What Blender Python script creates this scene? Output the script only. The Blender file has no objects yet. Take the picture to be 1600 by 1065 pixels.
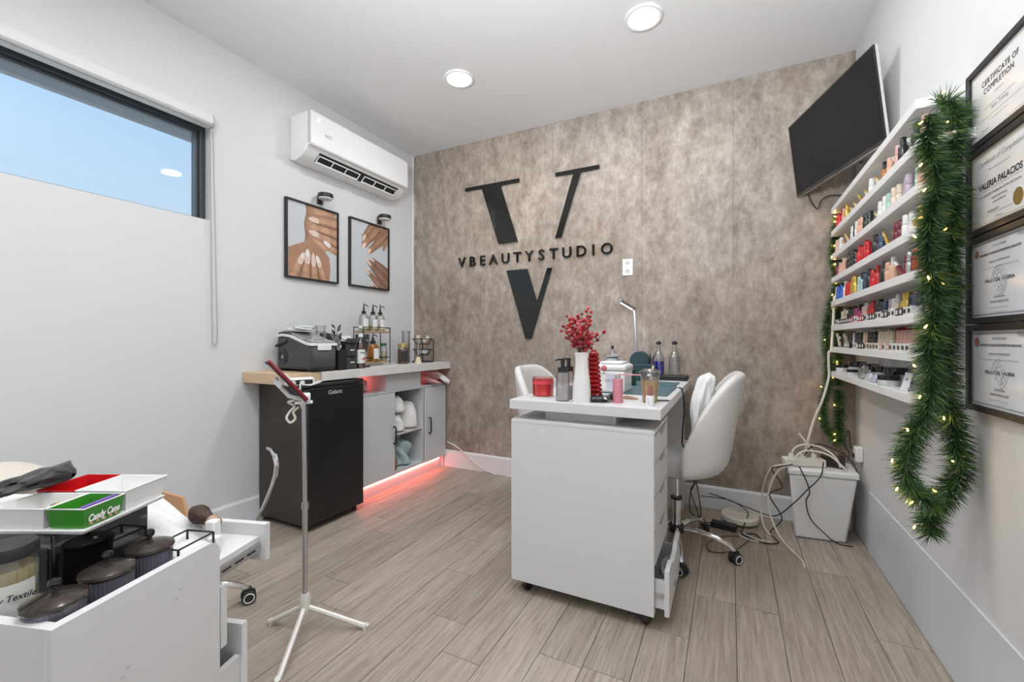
import bpy, bmesh, math, random
from mathutils import Vector, Matrix, Euler
random.seed(7)
SC = bpy.context.scene
COL = SC.collection
PI = math.pi
# ---------------------------------------------------------------- camera
FPX, HY, CH = 675.0, 531.0, 1.07          # focal length in px of a 1600 wide frame, horizon row, camera height
YAW = math.atan(340 / 675.0)
cam_d = bpy.data.cameras.new('camera'); cam = bpy.data.objects.new('camera', cam_d); COL.objects.link(cam)
cam_d.sensor_width = 36; cam_d.lens = 36 * FPX / 1600; cam_d.shift_y = -1.5 / 1600; cam_d.clip_start = .02
cam.location = (0, 0, CH); cam.rotation_euler = (PI / 2, 0, YAW)
SC.camera = cam
# ---------------------------------------------------------------- colour, world
SC.view_settings.view_transform = 'Standard'; SC.view_settings.look = 'None'
SC.view_settings.gamma = 1; SC.view_settings.use_curve_mapping = False
SC.view_settings.exposure = 0.0
W = bpy.data.worlds.new('sky'); SC.world = W; W.use_nodes = True
nt = W.node_tree; nt.nodes.clear()
wo = nt.nodes.new('ShaderNodeOutputWorld'); bg = nt.nodes.new('ShaderNodeBackground')
tc = nt.nodes.new('ShaderNodeTexCoord'); sx = nt.nodes.new('ShaderNodeSeparateXYZ'); rp = nt.nodes.new('ShaderNodeValToRGB')
nt.links.new(tc.outputs['Generated'], sx.inputs[0]); nt.links.new(sx.outputs['Z'], rp.inputs[0])
rp.color_ramp.elements[0].position = 0.0; rp.color_ramp.elements[0].color = (.80, .89, .96, 1)
rp.color_ramp.elements[1].position = 0.75; rp.color_ramp.elements[1].color = (.22, .46, .86, 1)
e = rp.color_ramp.elements.new(0.28); e.color = (.54, .745, .96, 1)
e = rp.color_ramp.elements.new(0.48); e.color = (.36, .61, .95, 1)
nt.links.new(rp.outputs[0], bg.inputs[0]); bg.inputs[1].default_value = 1.05
nt.links.new(bg.outputs[0], wo.inputs[0])
# ---------------------------------------------------------------- room size
LX, RX, BY, FY, H = -2.52, .633, 3.04, -1.6, 2.70
# recessed downlights: two rows running away from the window wall, the rest of them behind the camera
DOWN = [(-1.505, 2.255), (-.388, 2.245), (-1.505, .75), (-.388, .75), (-1.505, -.75), (-.388, -.75)]
for i, (x, y) in enumerate(DOWN):
    l = bpy.data.lights.new('downlight_lamp', 'AREA'); l.shape = 'DISK'; l.size = .15; l.energy = 7.6 if y > 2 else 7.6
    l.color = (.965, .985, 1)
    o = bpy.data.objects.new('downlight_lamp', l); o.location = (x, y, H - .022); COL.objects.link(o)
# added fill light behind the camera, aimed up to brighten the ceiling
l = bpy.data.lights.new('ceiling_fill', 'AREA'); l.shape = 'DISK'; l.size = .6; l.energy = 46; l.spread = 1.9; l.color = (.95, .975, 1)
o = bpy.data.objects.new('ceiling_fill', l); o.location = (-.45, -.45, 1.6); o.rotation_euler = (PI - .80, 0, 0); COL.objects.link(o)
# ---------------------------------------------------------------- pixel -> point on a real plane of the room
RV = Vector((math.cos(YAW), math.sin(YAW), 0)); FV = Vector((-math.sin(YAW), math.cos(YAW), 0)); CV = Vector((0, 0, CH))
def at(u, v, x=None, y=None, z=None):
    d = RV * ((u - 800) / FPX) + FV + Vector((0, 0, (HY - v) / FPX))
    if x is not None: t = (x) / d.x
    elif y is not None: t = (y) / d.y
    else: t = (z - CH) / d.z
    return CV + d * t
def zat(p, v):                                   # height on the vertical through p seen at row v
    return CH + (HY - v) / FPX * ((Vector(p) - CV).dot(FV))
# ---------------------------------------------------------------- materials
MATS = {}
def new_mat(name):
    m = bpy.data.materials.new(name); m.use_nodes = True; n = m.node_tree; n.nodes.clear()
    return m, n, n.nodes.new('ShaderNodeOutputMaterial')
def M(name, col=(.8, .8, .8), rough=.5, metal=0, var=.04, scale=30, bump=0, emit=0, spec=.5, sheen=0, coat=0, stretch=None, trans=0, ior=0):
    if name in MATS: return MATS[name]
    m, n, out = new_mat(name); N = n.nodes; L = n.links
    b = N.new('ShaderNodeBsdfPrincipled'); L.new(b.outputs[0], out.inputs[0])
    t = N.new('ShaderNodeTexCoord'); mp = N.new('ShaderNodeMapping'); L.new(t.outputs['Object'], mp.inputs[0])
    if stretch: mp.inputs['Scale'].default_value = stretch
    ns = N.new('ShaderNodeTexNoise'); ns.inputs['Scale'].default_value = scale; ns.inputs['Detail'].default_value = 3
    L.new(mp.outputs[0], ns.inputs['Vector'])
    mx = N.new('ShaderNodeMix'); mx.data_type = 'RGBA'
    mx.inputs['A'].default_value = (*[max(0, c * (1 - var)) for c in col], 1)
    mx.inputs['B'].default_value = (*[min(1, c * (1 + var)) for c in col], 1)
    L.new(ns.outputs[0], mx.inputs['Factor']); L.new(mx.outputs['Result'], b.inputs['Base Color'])
    b.inputs['Roughness'].default_value = rough; b.inputs['Metallic'].default_value = metal
    b.inputs['Specular IOR Level'].default_value = spec; b.inputs['Coat Weight'].default_value = coat
    if ior: b.inputs['IOR'].default_value = ior
    if trans: b.inputs['Transmission Weight'].default_value = trans
    if sheen: b.inputs['Sheen Weight'].default_value = sheen
    if emit:
        b.inputs['Emission Color'].default_value = (*col, 1); b.inputs['Emission Strength'].default_value = emit
    if bump:
        bp = N.new('ShaderNodeBump'); bp.inputs['Strength'].default_value = bump; bp.inputs['Distance'].default_value = .004
        L.new(ns.outputs[0], bp.inputs['Height']); L.new(bp.outputs[0], b.inputs['Normal'])
    MATS[name] = m; return m
def GL(name, col=(.95, .97, .97), mixf=.12, rough=.03, fr=.55):    # thin clear glass or plastic
    if name in MATS: return MATS[name]
    m, n, out = new_mat(name); N = n.nodes; L = n.links
    tr = N.new('ShaderNodeBsdfTransparent'); gl = N.new('ShaderNodeBsdfGlossy'); mx = N.new('ShaderNodeMixShader')
    lw = N.new('ShaderNodeLayerWeight'); lw.inputs[0].default_value = .35; mt = N.new('ShaderNodeMath'); mt.operation = 'MULTIPLY_ADD'
    mt.inputs[1].default_value = fr; mt.inputs[2].default_value = mixf
    L.new(lw.outputs['Fresnel'], mt.inputs[0]); L.new(mt.outputs[0], mx.inputs[0])
    ns = N.new('ShaderNodeTexNoise'); ns.inputs['Scale'].default_value = 3
    cm = N.new('ShaderNodeMix'); cm.data_type = 'RGBA'; cm.inputs['A'].default_value = (*col, 1); cm.inputs['B'].default_value = (*[c * .97 for c in col], 1)
    L.new(ns.outputs[0], cm.inputs['Factor']); L.new(cm.outputs['Result'], tr.inputs[0])
    gl.inputs['Roughness'].default_value = rough
    L.new(tr.outputs[0], mx.inputs[1]); L.new(gl.outputs[0], mx.inputs[2]); L.new(mx.outputs[0], out.inputs[0])
    MATS[name] = m; return m
def ramp(N, stops):
    r = N.new('ShaderNodeValToRGB'); el = r.color_ramp.elements
    el[0].position, el[0].color = stops[0][0], (*stops[0][1], 1); el[1].position, el[1].color = stops[-1][0], (*stops[-1][1], 1)
    for p, c in stops[1:-1]: q = el.new(p); q.color = (*c, 1)
    return r
def concrete_mat():
    m, n, out = new_mat('concrete'); N = n.nodes; L = n.links
    b = N.new('ShaderNodeBsdfPrincipled'); L.new(b.outputs[0], out.inputs[0]); b.inputs['Roughness'].default_value = .62
    g = N.new('ShaderNodeNewGeometry')
    def noise(scale, st, det=6, rgh=.6):
        mp = N.new('ShaderNodeMapping'); mp.inputs['Scale'].default_value = st; L.new(g.outputs['Position'], mp.inputs[0])
        s = N.new('ShaderNodeTexNoise'); s.inputs['Scale'].default_value = scale; s.inputs['Detail'].default_value = det; s.inputs['Roughness'].default_value = rgh
        L.new(mp.outputs[0], s.inputs['Vector']); return s
    streak = noise(2.6, (2.1, 1, .75), 10, .66); fine = noise(15, (1.3, 1, .8), 8, .74); big = noise(1.1, (1, 1, .7), 3); speck = noise(90, (1, 1, .6), 4)
    r1 = ramp(N, [(.32, (.185, .145, .118)), (.43, (.285, .236, .198)), (.54, (.37, .318, .274)), (.70, (.54, .48, .43))])
    L.new(streak.outputs[0], r1.inputs[0])
    r2 = ramp(N, [(.36, (.165, .142, .126)), (.47, (.31, .276, .248)), (.55, (.41, .373, .345)), (.68, (.62, .575, .535))]); L.new(fine.outputs[0], r2.inputs[0])
    mx = N.new('ShaderNodeMix'); mx.data_type = 'RGBA'; mx.inputs['Factor'].default_value = .5
    L.new(r1.outputs[0], mx.inputs['A']); L.new(r2.outputs[0], mx.inputs['B'])
    r3 = ramp(N, [(.40, (.98, .905, .835)), (.60, (1.0, 1.0, .99))]); L.new(big.outputs[0], r3.inputs[0])
    mu = N.new('ShaderNodeMix'); mu.data_type = 'RGBA'; mu.blend_type = 'MULTIPLY'; mu.inputs['Factor'].default_value = 1
    L.new(mx.outputs['Result'], mu.inputs['A']); L.new(r3.outputs[0], mu.inputs['B'])
    r4 = ramp(N, [(.27, (.55, .52, .5)), (.36, (1, 1, 1)), (.66, (1, 1, 1)), (.76, (1.3, 1.28, 1.25))]); L.new(speck.outputs[0], r4.inputs[0])
    mu2 = N.new('ShaderNodeMix'); mu2.data_type = 'RGBA'; mu2.blend_type = 'MULTIPLY'; mu2.inputs['Factor'].default_value = 1
    L.new(mu.outputs['Result'], mu2.inputs['A']); L.new(r4.outputs[0], mu2.inputs['B'])
    L.new(mu2.outputs['Result'], b.inputs['Base Color'])
    bp = N.new('ShaderNodeBump'); bp.inputs['Strength'].default_value = .25; bp.inputs['Distance'].default_value = .003
    L.new(fine.outputs[0], bp.inputs['Height']); L.new(bp.outputs[0], b.inputs['Normal']); return m
def floor_mat():
    m, n, out = new_mat('grey_oak'); N = n.nodes; L = n.links
    b = N.new('ShaderNodeBsdfPrincipled'); L.new(b.outputs[0], out.inputs[0]); b.inputs['Roughness'].default_value = .42
    g = N.new('ShaderNodeNewGeometry'); oi = N.new('ShaderNodeObjectInfo')
    ad = N.new('ShaderNodeVectorMath'); ad.operation = 'MULTIPLY_ADD'
    cb = N.new('ShaderNodeCombineXYZ'); L.new(oi.outputs['Random'], cb.inputs[0]); L.new(oi.outputs['Random'], cb.inputs[1]); L.new(oi.outputs['Random'], cb.inputs[2])
    ad.inputs[1].default_value = (37, 71, 13); L.new(cb.outputs[0], ad.inputs[0]); L.new(g.outputs['Position'], ad.inputs[2])
    def noise(scale, st, det=5, rgh=.6, dist=0):
        mp = N.new('ShaderNodeMapping'); mp.inputs['Scale'].default_value = st; L.new(ad.outputs[0], mp.inputs[0])
        s = N.new('ShaderNodeTexNoise'); s.inputs['Scale'].default_value = scale; s.inputs['Detail'].default_value = det; s.inputs['Roughness'].default_value = rgh; s.inputs['Distortion'].default_value = dist
        L.new(mp.outputs[0], s.inputs['Vector']); return s
    grain = noise(9, (9, .42, 1), 9, .72, .7); knots = noise(7, (1.6, .6, 1), 2, .4); broad = noise(2, (3, .5, 1), 2)
    r = ramp(N, [(.30, (.17, .135, .105)), (.42, (.315, .265, .215)), (.55, (.395, .342, .285)), (.72, (.50, .445, .38))]); L.new(grain.outputs[0], r.inputs[0])
    rb = ramp(N, [(0, (.88, .87, .86)), (1, (1.1, 1.1, 1.1))]); L.new(oi.outputs['Random'], rb.inputs[0])
    mu = N.new('ShaderNodeMix'); mu.data_type = 'RGBA'; mu.blend_type = 'MULTIPLY'; mu.inputs['Factor'].default_value = 1
    L.new(r.outputs[0], mu.inputs['A']); L.new(rb.outputs[0], mu.inputs['B'])
    rk = ramp(N, [(.20, (.40, .34, .30)), (.27, (1, 1, 1))]); L.new(knots.outputs[0], rk.inputs[0])
    mu2 = N.new('ShaderNodeMix'); mu2.data_type = 'RGBA'; mu2.blend_type = 'MULTIPLY'; mu2.inputs['Factor'].default_value = 1
    L.new(mu.outputs['Result'], mu2.inputs['A']); L.new(rk.outputs[0], mu2.inputs['B'])
    L.new(mu2.outputs['Result'], b.inputs['Base Color'])
    bp = N.new('ShaderNodeBump'); bp.inputs['Strength'].default_value = .12; bp.inputs['Distance'].default_value = .002
    L.new(grain.outputs[0], bp.inputs['Height']); L.new(bp.outputs[0], b.inputs['Normal']); return m
wall_w = M('wall_paint', (.72, .725, .735), .6, var=.012, scale=3)
ceil_w = M('ceiling_paint', (.78, .78, .785), .8, var=.01, scale=3)
trim_w = M('trim_paint', (.82, .83, .84), .35, var=.02, scale=5)
CONC = concrete_mat(); OAK = floor_mat()
white = M('white_laminate', (.68, .68, .685), .38, var=.02, scale=14)
grey_lam = M('pale_grey_laminate', (.60, .62, .64), .4, var=.02, scale=14)
shelf_w = M('shelf_white', (.83, .83, .82), .35, var=.02, scale=20)
black = M('black_plastic', (.018, .018, .02), .35, var=.2)
black_g = M('gloss_black', (.008, .008, .009), .05, var=.2, coat=.5)
blackm = M('black_metal', (.015, .015, .016), .4, var=.2)
darkg = M('charcoal_plastic', (.045, .05, .055), .42, var=.15, scale=60)
frame_b = M('black_wood', (.02, .02, .022), .45, var=.3, scale=40, stretch=(1, 1, 8))
chrome = M('chrome', (.82, .82, .83), .12, 1, var=.02)
steel = M('brushed_steel', (.6, .6, .61), .3, 1, var=.1, stretch=(1, 1, 12))
wplas = M('white_plastic', (.82, .82, .81), .3, var=.02)
cream = M('cream_plastic', (.75, .71, .63), .45, var=.04)
wood = M('birch_board', (.66, .48, .31), .45, var=.16, scale=12, stretch=(1, 6, 14))
leather = M('white_leather', (.70, .69, .675), .42, var=.03, scale=120, bump=.12)
paper = M('certificate_paper', (.76, .77, .775), .35, var=.02, scale=8)
paper_b = M('certificate_paper_bluish', (.66, .70, .755), .3, var=.02, scale=8)
ink = M('black_ink', (.03, .03, .035), .5, var=.2); grey_ink = M('grey_ink', (.33, .34, .36), .5, var=.2)
gold = M('gold_foil', (.75, .52, .18), .25, .9, var=.15); goldc = M('gold_cap', (.78, .6, .28), .3, .8, var=.1)
glass = GL('clear_glass'); glassc = GL('clear_cup', (.97, .97, .96), .08)
red = M('red_gloss', (.62, .01, .015), .2, var=.1, coat=.3)
towel = M('white_towel', (.80, .80, .79), .9, var=.05, scale=90, bump=.8, sheen=.3)
rubber = M('black_rubber', (.02, .02, .02), .6, var=.2)
# ---------------------------------------------------------------- geometry helpers
class MB:
    def __init__(s, o=(0, 0, 0)): s.v = []; s.f = []; s.o = Vector(o); s.M = None
    def _add(s, vs, fs):
        b = len(s.v)
        for p in vs:
            p = Vector(p)
            if s.M is not None: p = s.M @ p
            s.v.append(p - s.o)
        s.f += [tuple(b + i for i in f) for f in fs]; return s
    def box(s, x0, y0, z0, x1, y1, z1):
        x0, x1 = sorted((x0, x1)); y0, y1 = sorted((y0, y1)); z0, z1 = sorted((z0, z1))
        return s._add([(x0, y0, z0), (x1, y0, z0), (x1, y1, z0), (x0, y1, z0), (x0, y0, z1), (x1, y0, z1), (x1, y1, z1), (x0, y1, z1)],
                      [(0, 3, 2, 1), (4, 5, 6, 7), (0, 1, 5, 4), (1, 2, 6, 5), (2, 3, 7, 6), (3, 0, 4, 7)])
    def hexa(s, bot, top):
        return s._add(list(bot) + list(top), [(0, 3, 2, 1), (4, 5, 6, 7), (0, 1, 5, 4), (1, 2, 6, 5), (2, 3, 7, 6), (3, 0, 4, 7)])
    def prism(s, poly, ax, a, b):                # poly in the two other axes, extruded along ax
        def P(p, t):
            return {'x': (t, p[0], p[1]), 'y': (p[0], t, p[1]), 'z': (p[0], p[1], t)}[ax]
        n = len(poly); vs = [P(p, a) for p in poly] + [P(p, b) for p in poly]
        fs = [tuple(range(n))[::-1], tuple(range(n, 2 * n))] + [(i, (i + 1) % n, n + (i + 1) % n, n + i) for i in range(n)]
        return s._add(vs, fs)
    def lathe(s, prof, c=(0, 0, 0), n=20, sx=1, sy=1, flute=0, nf=12):
        c = Vector(c); vs = []; fs = []; k = len(prof)
        for r, z in prof:
            for i in range(n):
                a = 2 * PI * i / n; rr = r * (1 + flute * math.cos(nf * a))
                vs.append(c + Vector((rr * math.cos(a) * sx, rr * math.sin(a) * sy, z)))
        for j in range(k - 1):
            for i in range(n):
                i2 = (i + 1) % n; fs.append((j * n + i, j * n + i2, (j + 1) * n + i2, (j + 1) * n + i))
        if prof[0][0] > 1e-6: fs.append(tuple(range(n))[::-1])
        if prof[-1][0] > 1e-6: fs.append(tuple((k - 1) * n + i for i in range(n)))
        return s._add(vs, fs)
    def cyl(s, p0, p1, r0, r1=None, n=14): return s.tube([p0, p1], [r0, r0 if r1 is None else r1], n)
    def tube(s, pts, r, n=8, closed=False):
        pts = [Vector(p) for p in pts]; k = len(pts); rs = r if isinstance(r, (list, tuple)) else [r] * k
        vs = []; fs = []; up = Vector((0, 0, 1)); prev = None
        for i in range(k):
            if closed: t = pts[(i + 1) % k] - pts[i - 1]
            else: t = pts[min(i + 1, k - 1)] - pts[max(i - 1, 0)]
            t.normalize()
            if prev is None:
                a = t.orthogonal().normalized()
            else:
                a = (prev - t * prev.dot(t))
                a = a.normalized() if a.length > 1e-5 else t.orthogonal().normalized()
            prev = a; b = t.cross(a)
            for j in range(n):
                w = 2 * PI * j / n; vs.append(pts[i] + (a * math.cos(w) + b * math.sin(w)) * rs[i])
        for i in range(k if closed else k - 1):
            for j in range(n):
                j2 = (j + 1) % n; i2 = (i + 1) % k; fs.append((i * n + j, i * n + j2, i2 * n + j2, i2 * n + j))
        if not closed: fs += [tuple(range(n))[::-1], tuple((k - 1) * n + j for j in range(n))]
        return s._add(vs, fs)
    def ball(s, c, r, n=10, sz=1):
        m = max(4, n // 2); prof = [(r * math.sin(PI * i / m), -r * sz * math.cos(PI * i / m)) for i in range(m + 1)]
        prof[0] = (0.00001, -r * sz); prof[-1] = (0.00001, r * sz)
        return s.lathe(prof, c, n)
    def grid(s, fn, nu, nv, thick=0):
        P = [[Vector(fn(i / (nu - 1), j / (nv - 1))) for j in range(nv)] for i in range(nu)]
        vs = [p for r_ in P for p in r_]; fs = [(i * nv + j, (i + 1) * nv + j, (i + 1) * nv + j + 1, i * nv + j + 1) for i in range(nu - 1) for j in range(nv - 1)]
        return s._add(vs, fs)
    def build(s, name, mat, parent=None, smooth=True, bevel=0, solid=0, sub=0, ang=.6):
        me = bpy.data.meshes.new(name); me.from_pydata([tuple(v) for v in s.v], [], s.f)
        bm = bmesh.new(); bm.from_mesh(me); bmesh.ops.recalc_face_normals(bm, faces=bm.faces); bm.to_mesh(me); bm.free()
        me.materials.append(mat)
        o = bpy.data.objects.new(name, me); COL.objects.link(o)
        if parent is not None: o.parent = parent
        if smooth:
            me.shade_smooth()
            try: me.set_sharp_from_angle(angle=ang)
            except Exception: pass
        if solid: md = o.modifiers.new('solid', 'SOLIDIFY'); md.thickness = solid; md.offset = 0
        if sub: md = o.modifiers.new('sub', 'SUBSURF'); md.levels = sub; md.render_levels = sub
        if bevel: md = o.modifiers.new('bevel', 'BEVEL'); md.width = bevel; md.segments = 2; md.limit_method = 'ANGLE'; md.angle_limit = .7
        return o
def tag(o, label=None, cat=None, group=None, kind=None):
    if label: o['label'] = label
    if cat: o['category'] = cat
    if group: o['group'] = group
    if kind: o['kind'] = kind
    return o
def thing(name, label, cat, loc=(0, 0, 0), rz=0, group=None, rot=None):
    o = bpy.data.objects.new(name, None); COL.objects.link(o); o.empty_display_size = .05
    o.location = loc; o.rotation_euler = rot if rot else (0, 0, rz)
    return tag(o, label, cat, group)
def struct(o): o['kind'] = 'structure'; return o
def copy_tree(o, parent=None):
    c = o.copy(); COL.objects.link(c)
    if parent is not None: c.parent = parent
    for ch in KIDS.get(o.name, None) or [k for k in o.children]: copy_tree(ch, c)
    return c
KIDS = {}
def text_geo(s, size, font=None, spacing=1.0, ext=0.0, align='CENTER', shear=0):
    cu = bpy.data.curves.new('txt', 'FONT'); cu.body = s; cu.size = size; cu.space_character = spacing; cu.extrude = ext
    cu.align_x = align; cu.shear = shear; cu.resolution_u = 3
    o = bpy.data.objects.new('txt', cu); COL.objects.link(o)
    bpy.context.view_layer.update()
    me = bpy.data.meshes.new_from_object(o); bpy.data.objects.remove(o); bpy.data.curves.remove(cu)
    return me
AX = {'back': Matrix(((1, 0, 0), (0, 0, -1), (0, 1, 0))), 'right': Matrix(((0, 0, -1), (-1, 0, 0), (0, 1, 0))), 'left': Matrix(((0, 0, 1), (1, 0, 0), (0, 1, 0)))}
def text(s, size, face, pos, mat, parent, name='lettering', width=None, weight=0, **k):
    me = text_geo(s, size, **k)
    if width:
        xs = [v.co.x for v in me.vertices]; w = max(xs) - min(xs)
        for v in me.vertices: v.co.x *= width / w
    if weight:                                         # embolden: copies nudged sideways inside one mesh
        bm = bmesh.new(); bm.from_mesh(me); g0 = list(bm.verts) + list(bm.edges) + list(bm.faces)
        for dx, dy in ((weight, 0), (-weight, 0), (0, weight), (0, -weight)):
            r = bmesh.ops.duplicate(bm, geom=g0); bmesh.ops.translate(bm, vec=(dx, dy, random.uniform(-1, 1) * 1e-5), verts=[x for x in r['geom'] if isinstance(x, bmesh.types.BMVert)])
        bm.to_mesh(me); bm.free()
    A = AX[face] if isinstance(face, str) else face
    me.transform(A.to_4x4()); me.materials.clear(); me.materials.append(mat)
    o = bpy.data.objects.new(name, me); COL.objects.link(o); o.parent = parent; o.location = pos
    return o
def smooth_path(pts, k=8):
    pts = [Vector(p) for p in pts]; out = []
    for i in range(len(pts) - 1):
        p0, p1, p2, p3 = pts[max(0, i - 1)], pts[i], pts[i + 1], pts[min(len(pts) - 1, i + 2)]
        for j in range(k):
            t_ = j / k; out.append(.5 * ((2 * p1) + (p2 - p0) * t_ + (2 * p0 - 5 * p1 + 4 * p2 - p3) * t_ * t_ + (3 * p1 - p0 - 3 * p2 + p3) * t_ ** 3))
    out.append(pts[-1]); return out
#================================================================ SETTING
# floor: sub base and one oak plank per part
fl = struct(MB().box(LX, FY, -.06, RX, BY, -.012).build('floor', M('joint_brown', (.10, .08, .065), .8), smooth=False))  # dark brown base colour seen in the plank joints
X0 = .0215; PW = .151; PL = 1.2
starts = {}
known = {-8: 1.67, -7: 1.372, -4: 1.362, -2: 1.667, 0: 1.968}
for k in range(-17, 5):
    xa, xb = max(LX, X0 + k * PW), min(RX, X0 + (k + 1) * PW)
    if xb - xa < .005: continue
    y0 = known.get(k, 1.67 + .3 * ((k * 7) % 4) + (0 if k % 2 else .15))
    ys = [y0 + PL * j for j in range(-4, 4)]
    ys = [FY] + [y for y in ys if FY + .02 < y < BY - .02] + [BY]
    for a, b in zip(ys, ys[1:]):
        g = .0011
        mb = MB(); z1 = 0
        mb.hexa([(xa + .0005, a + .0005, -.012), (xb - .0005, a + .0005, -.012), (xb - .0005, b - .0005, -.012), (xa + .0005, b - .0005, -.012)],
                [(xa + g, a + g, z1), (xb - g, a + g, z1), (xb - g, b - g, z1), (xa + g, b - g, z1)])
        mb.build('plank', OAK, fl, smooth=False)
struct(MB().box(LX - .1, FY - .1, H, RX + .1, BY + .1, H + .1).build('ceiling', ceil_w, smooth=False))
# window wall with its opening
WY0, WY1, WZ0, WZ1 = -.75, 1.357, 1.719, 2.235
wl = MB()
wl.box(LX - .16, FY, -.06, LX, BY, WZ0); wl.box(LX - .16, FY, WZ1, LX, BY, H); wl.box(LX - .16, FY, WZ0, LX, WY0, WZ1); wl.box(LX - .16, WY1, WZ0, LX, BY, WZ1)
struct(wl.build('wall_left', wall_w, smooth=False))
struct(MB().box(RX, FY, -.06, RX + .12, BY, H).build('wall_right', wall_w, smooth=False))
struct(MB().box(LX, FY - .12, -.06, RX, FY, H).build('wall_front', wall_w, smooth=False))
wb = struct(MB().box(LX - .1, BY + .008, -.06, RX + .1, BY + .12, H).build('wall_back', M('wall_core', (.2, .18, .16), .8), smooth=False))
seams = [LX, -1.782, -1.186, -.536, .021, .555, RX]
for a, b in zip(seams, seams[1:]):
    MB().box(a + .0007, BY, 0, b - .0007, BY + .012, H).build('panel', CONC, wb, smooth=False)
# thin white strip closing the concrete panels at the left corner
struct(MB().box(LX + .012, BY - .004, .13, LX + .0, BY - .0005, H).build('trim_1', trim_w, smooth=False))
struct(MB().prism([(BY - .0005, 0), (BY - .014, 0), (BY - .014, .128), (BY - .008, .14), (BY - .0005, .14)], 'x', LX + .012, RX - .02).build('baseboard_back', trim_w, smooth=False))
struct(MB().prism([(LX, 0), (LX + .014, 0), (LX + .014, .132), (LX + .008, .145), (LX, .145)], 'y', FY, BY - .0145).build('baseboard_left', trim_w, smooth=False))
struct(MB().box(RX - .005, FY, 0, RX, 2.76, .305).build('baseboard_right', M('blue_white_paint', (.69, .72, .77), .35, var=.02, scale=5), smooth=False))
# window
win = struct(MB().box(LX - .158, WY0, WZ1 - .005, LX - .104, WY1, WZ1 - .0001).build('window_1', M('anthracite_aluminium', (.055, .065, .075), .4, .3, var=.1), smooth=False))
alu = MATS['anthracite_aluminium']; alu2 = M('mid_grey_aluminium', (.14, .165, .19), .4, .3, var=.1)
fx0, fx1 = LX - .100, LX - .040
mb = MB(); mb.box(fx0, WY0, WZ0, fx1, WY1, WZ0 + .0125); mb.box(fx0, WY0, WZ1 - .03, fx1, WY1, WZ1 - .006); mb.box(fx0, WY1 - .028, WZ0 + .005, fx1, WY1 - .001, WZ1 - .03); mb.box(fx0, WY0 + .001, WZ0 + .005, fx1, WY0 + .028, WZ1 - .03)
mb.build('window_frame', alu, win, smooth=False, bevel=.003)
mb = MB(); a, b = fx0 + .01, fx0 + .035
mb.box(a, WY0 + .028, WZ0 + .0126, b, WY1 - .028, WZ0 + .016); mb.box(a, WY0 + .028, WZ1 - .045, b, WY1 - .028, WZ1 - .03); mb.box(a, WY1 - .046, WZ0 + .010, b, WY1 - .028, WZ1 - .045); mb.box(a, WY0 + .028, WZ0 + .010, b, WY0 + .046, WZ1 - .045)
mb.build('sash', alu2, win, smooth=False, bevel=.002)
MB().box(fx0 + .018, WY0 + .040, WZ0 + .008, fx0 + .024, WY1 - .040, WZ1 - .040).build('pane', GL('window_glass', (.97, .985, .99), .035, .0, .16), win, smooth=False)
# eave outside
struct(MB().box(at(288, 219, z=2.42).x, -3, 2.42, LX - .16, 6, 2.60).build('trim_2', M('grey_soffit', (.20, .225, .25), .7, var=.08, scale=9), smooth=False))
# roller blind cassette with its cord
t = thing('roller_blind', 'white roller blind cassette rolled up over the dark window, with a long cord loop', 'blind', (LX, 1.33, 2.21))
o = t.location
mb = MB(o); cx, cz = LX + .034, 2.243; mb.M = None
prof = [(LX + .001, 2.283), (LX + .03, 2.283), (LX + .052, 2.272), (LX + .062, 2.25), (LX + .060, 2.225), (LX + .045, 2.209), (LX + .001, 2.209)]
mb.prism(prof, 'y', WY0 - .1, 1.343).build('cassette', M('blind_fabric', (.74, .74, .73), .5, var=.02), t, bevel=.002)
MB(o).prism([(x, z) for x, z in prof[:]], 'y', 1.3435, 1.352).build('end_cap', M('grey_end_cap', (.5, .5, .5), .4), t, smooth=False)
MB(o).tube([(LX + .055, WY0 - .1, 2.212), (LX + .055, 1.34, 2.212)], .006).build('bottom_bar', M('grey_bar', (.42, .42, .43), .4), t)
cord = []
for z in [2.21 - .1 * i for i in range(12)]: cord.append((LX + .02, 1.353 + .006 * math.sin(z * 2), z))
cord += [(LX + .018, 1.360, 1.045), (LX + .018, 1.370, 1.040), (LX + .018, 1.380, 1.05)]
for z in [1.10 + .1 * i for i in range(12)]: cord.append((LX + .02, 1.384 - .02 * (z - 1.1), z))
MB(o).tube(cord, .0026, 6).build('cord', M('grey_cord', (.42, .42, .42), .5), t)
#================================================================ CEILING LIGHTS
lens_m = M('led_lens', (1, .99, .96), .4, emit=9, var=0)
dl0 = None
for i, (x, y) in enumerate(DOWN):
    nm = ['round recessed ceiling downlight nearer the air conditioner, lit', 'round recessed ceiling downlight toward the television side, lit',
          'recessed downlight above the camera, window side', 'recessed downlight above the camera, shelf side', 'recessed downlight behind the camera, window side', 'recessed downlight behind the camera, shelf side'][i]
    if dl0 is None:
        t = thing('ceiling_downlight', nm, 'ceiling light', (x, y, H), group='recessed ceiling downlights'); dl0 = t
        MB().lathe([(.074, -.0005), (.092, -.0005), (.093, -.006), (.088, -.011), (.076, -.009), (.0745, -.002)], n=40).build('trim_ring', wplas, t)
        MB().lathe([(.0001, -.006), (.074, -.005), (.0745, -.0005), (.0001, -.0005)][::-1], n=40).build('diffuser', lens_m, t)
    else:
        c = copy_tree(dl0); c.location = (x, y, H); c['label'] = nm
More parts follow.
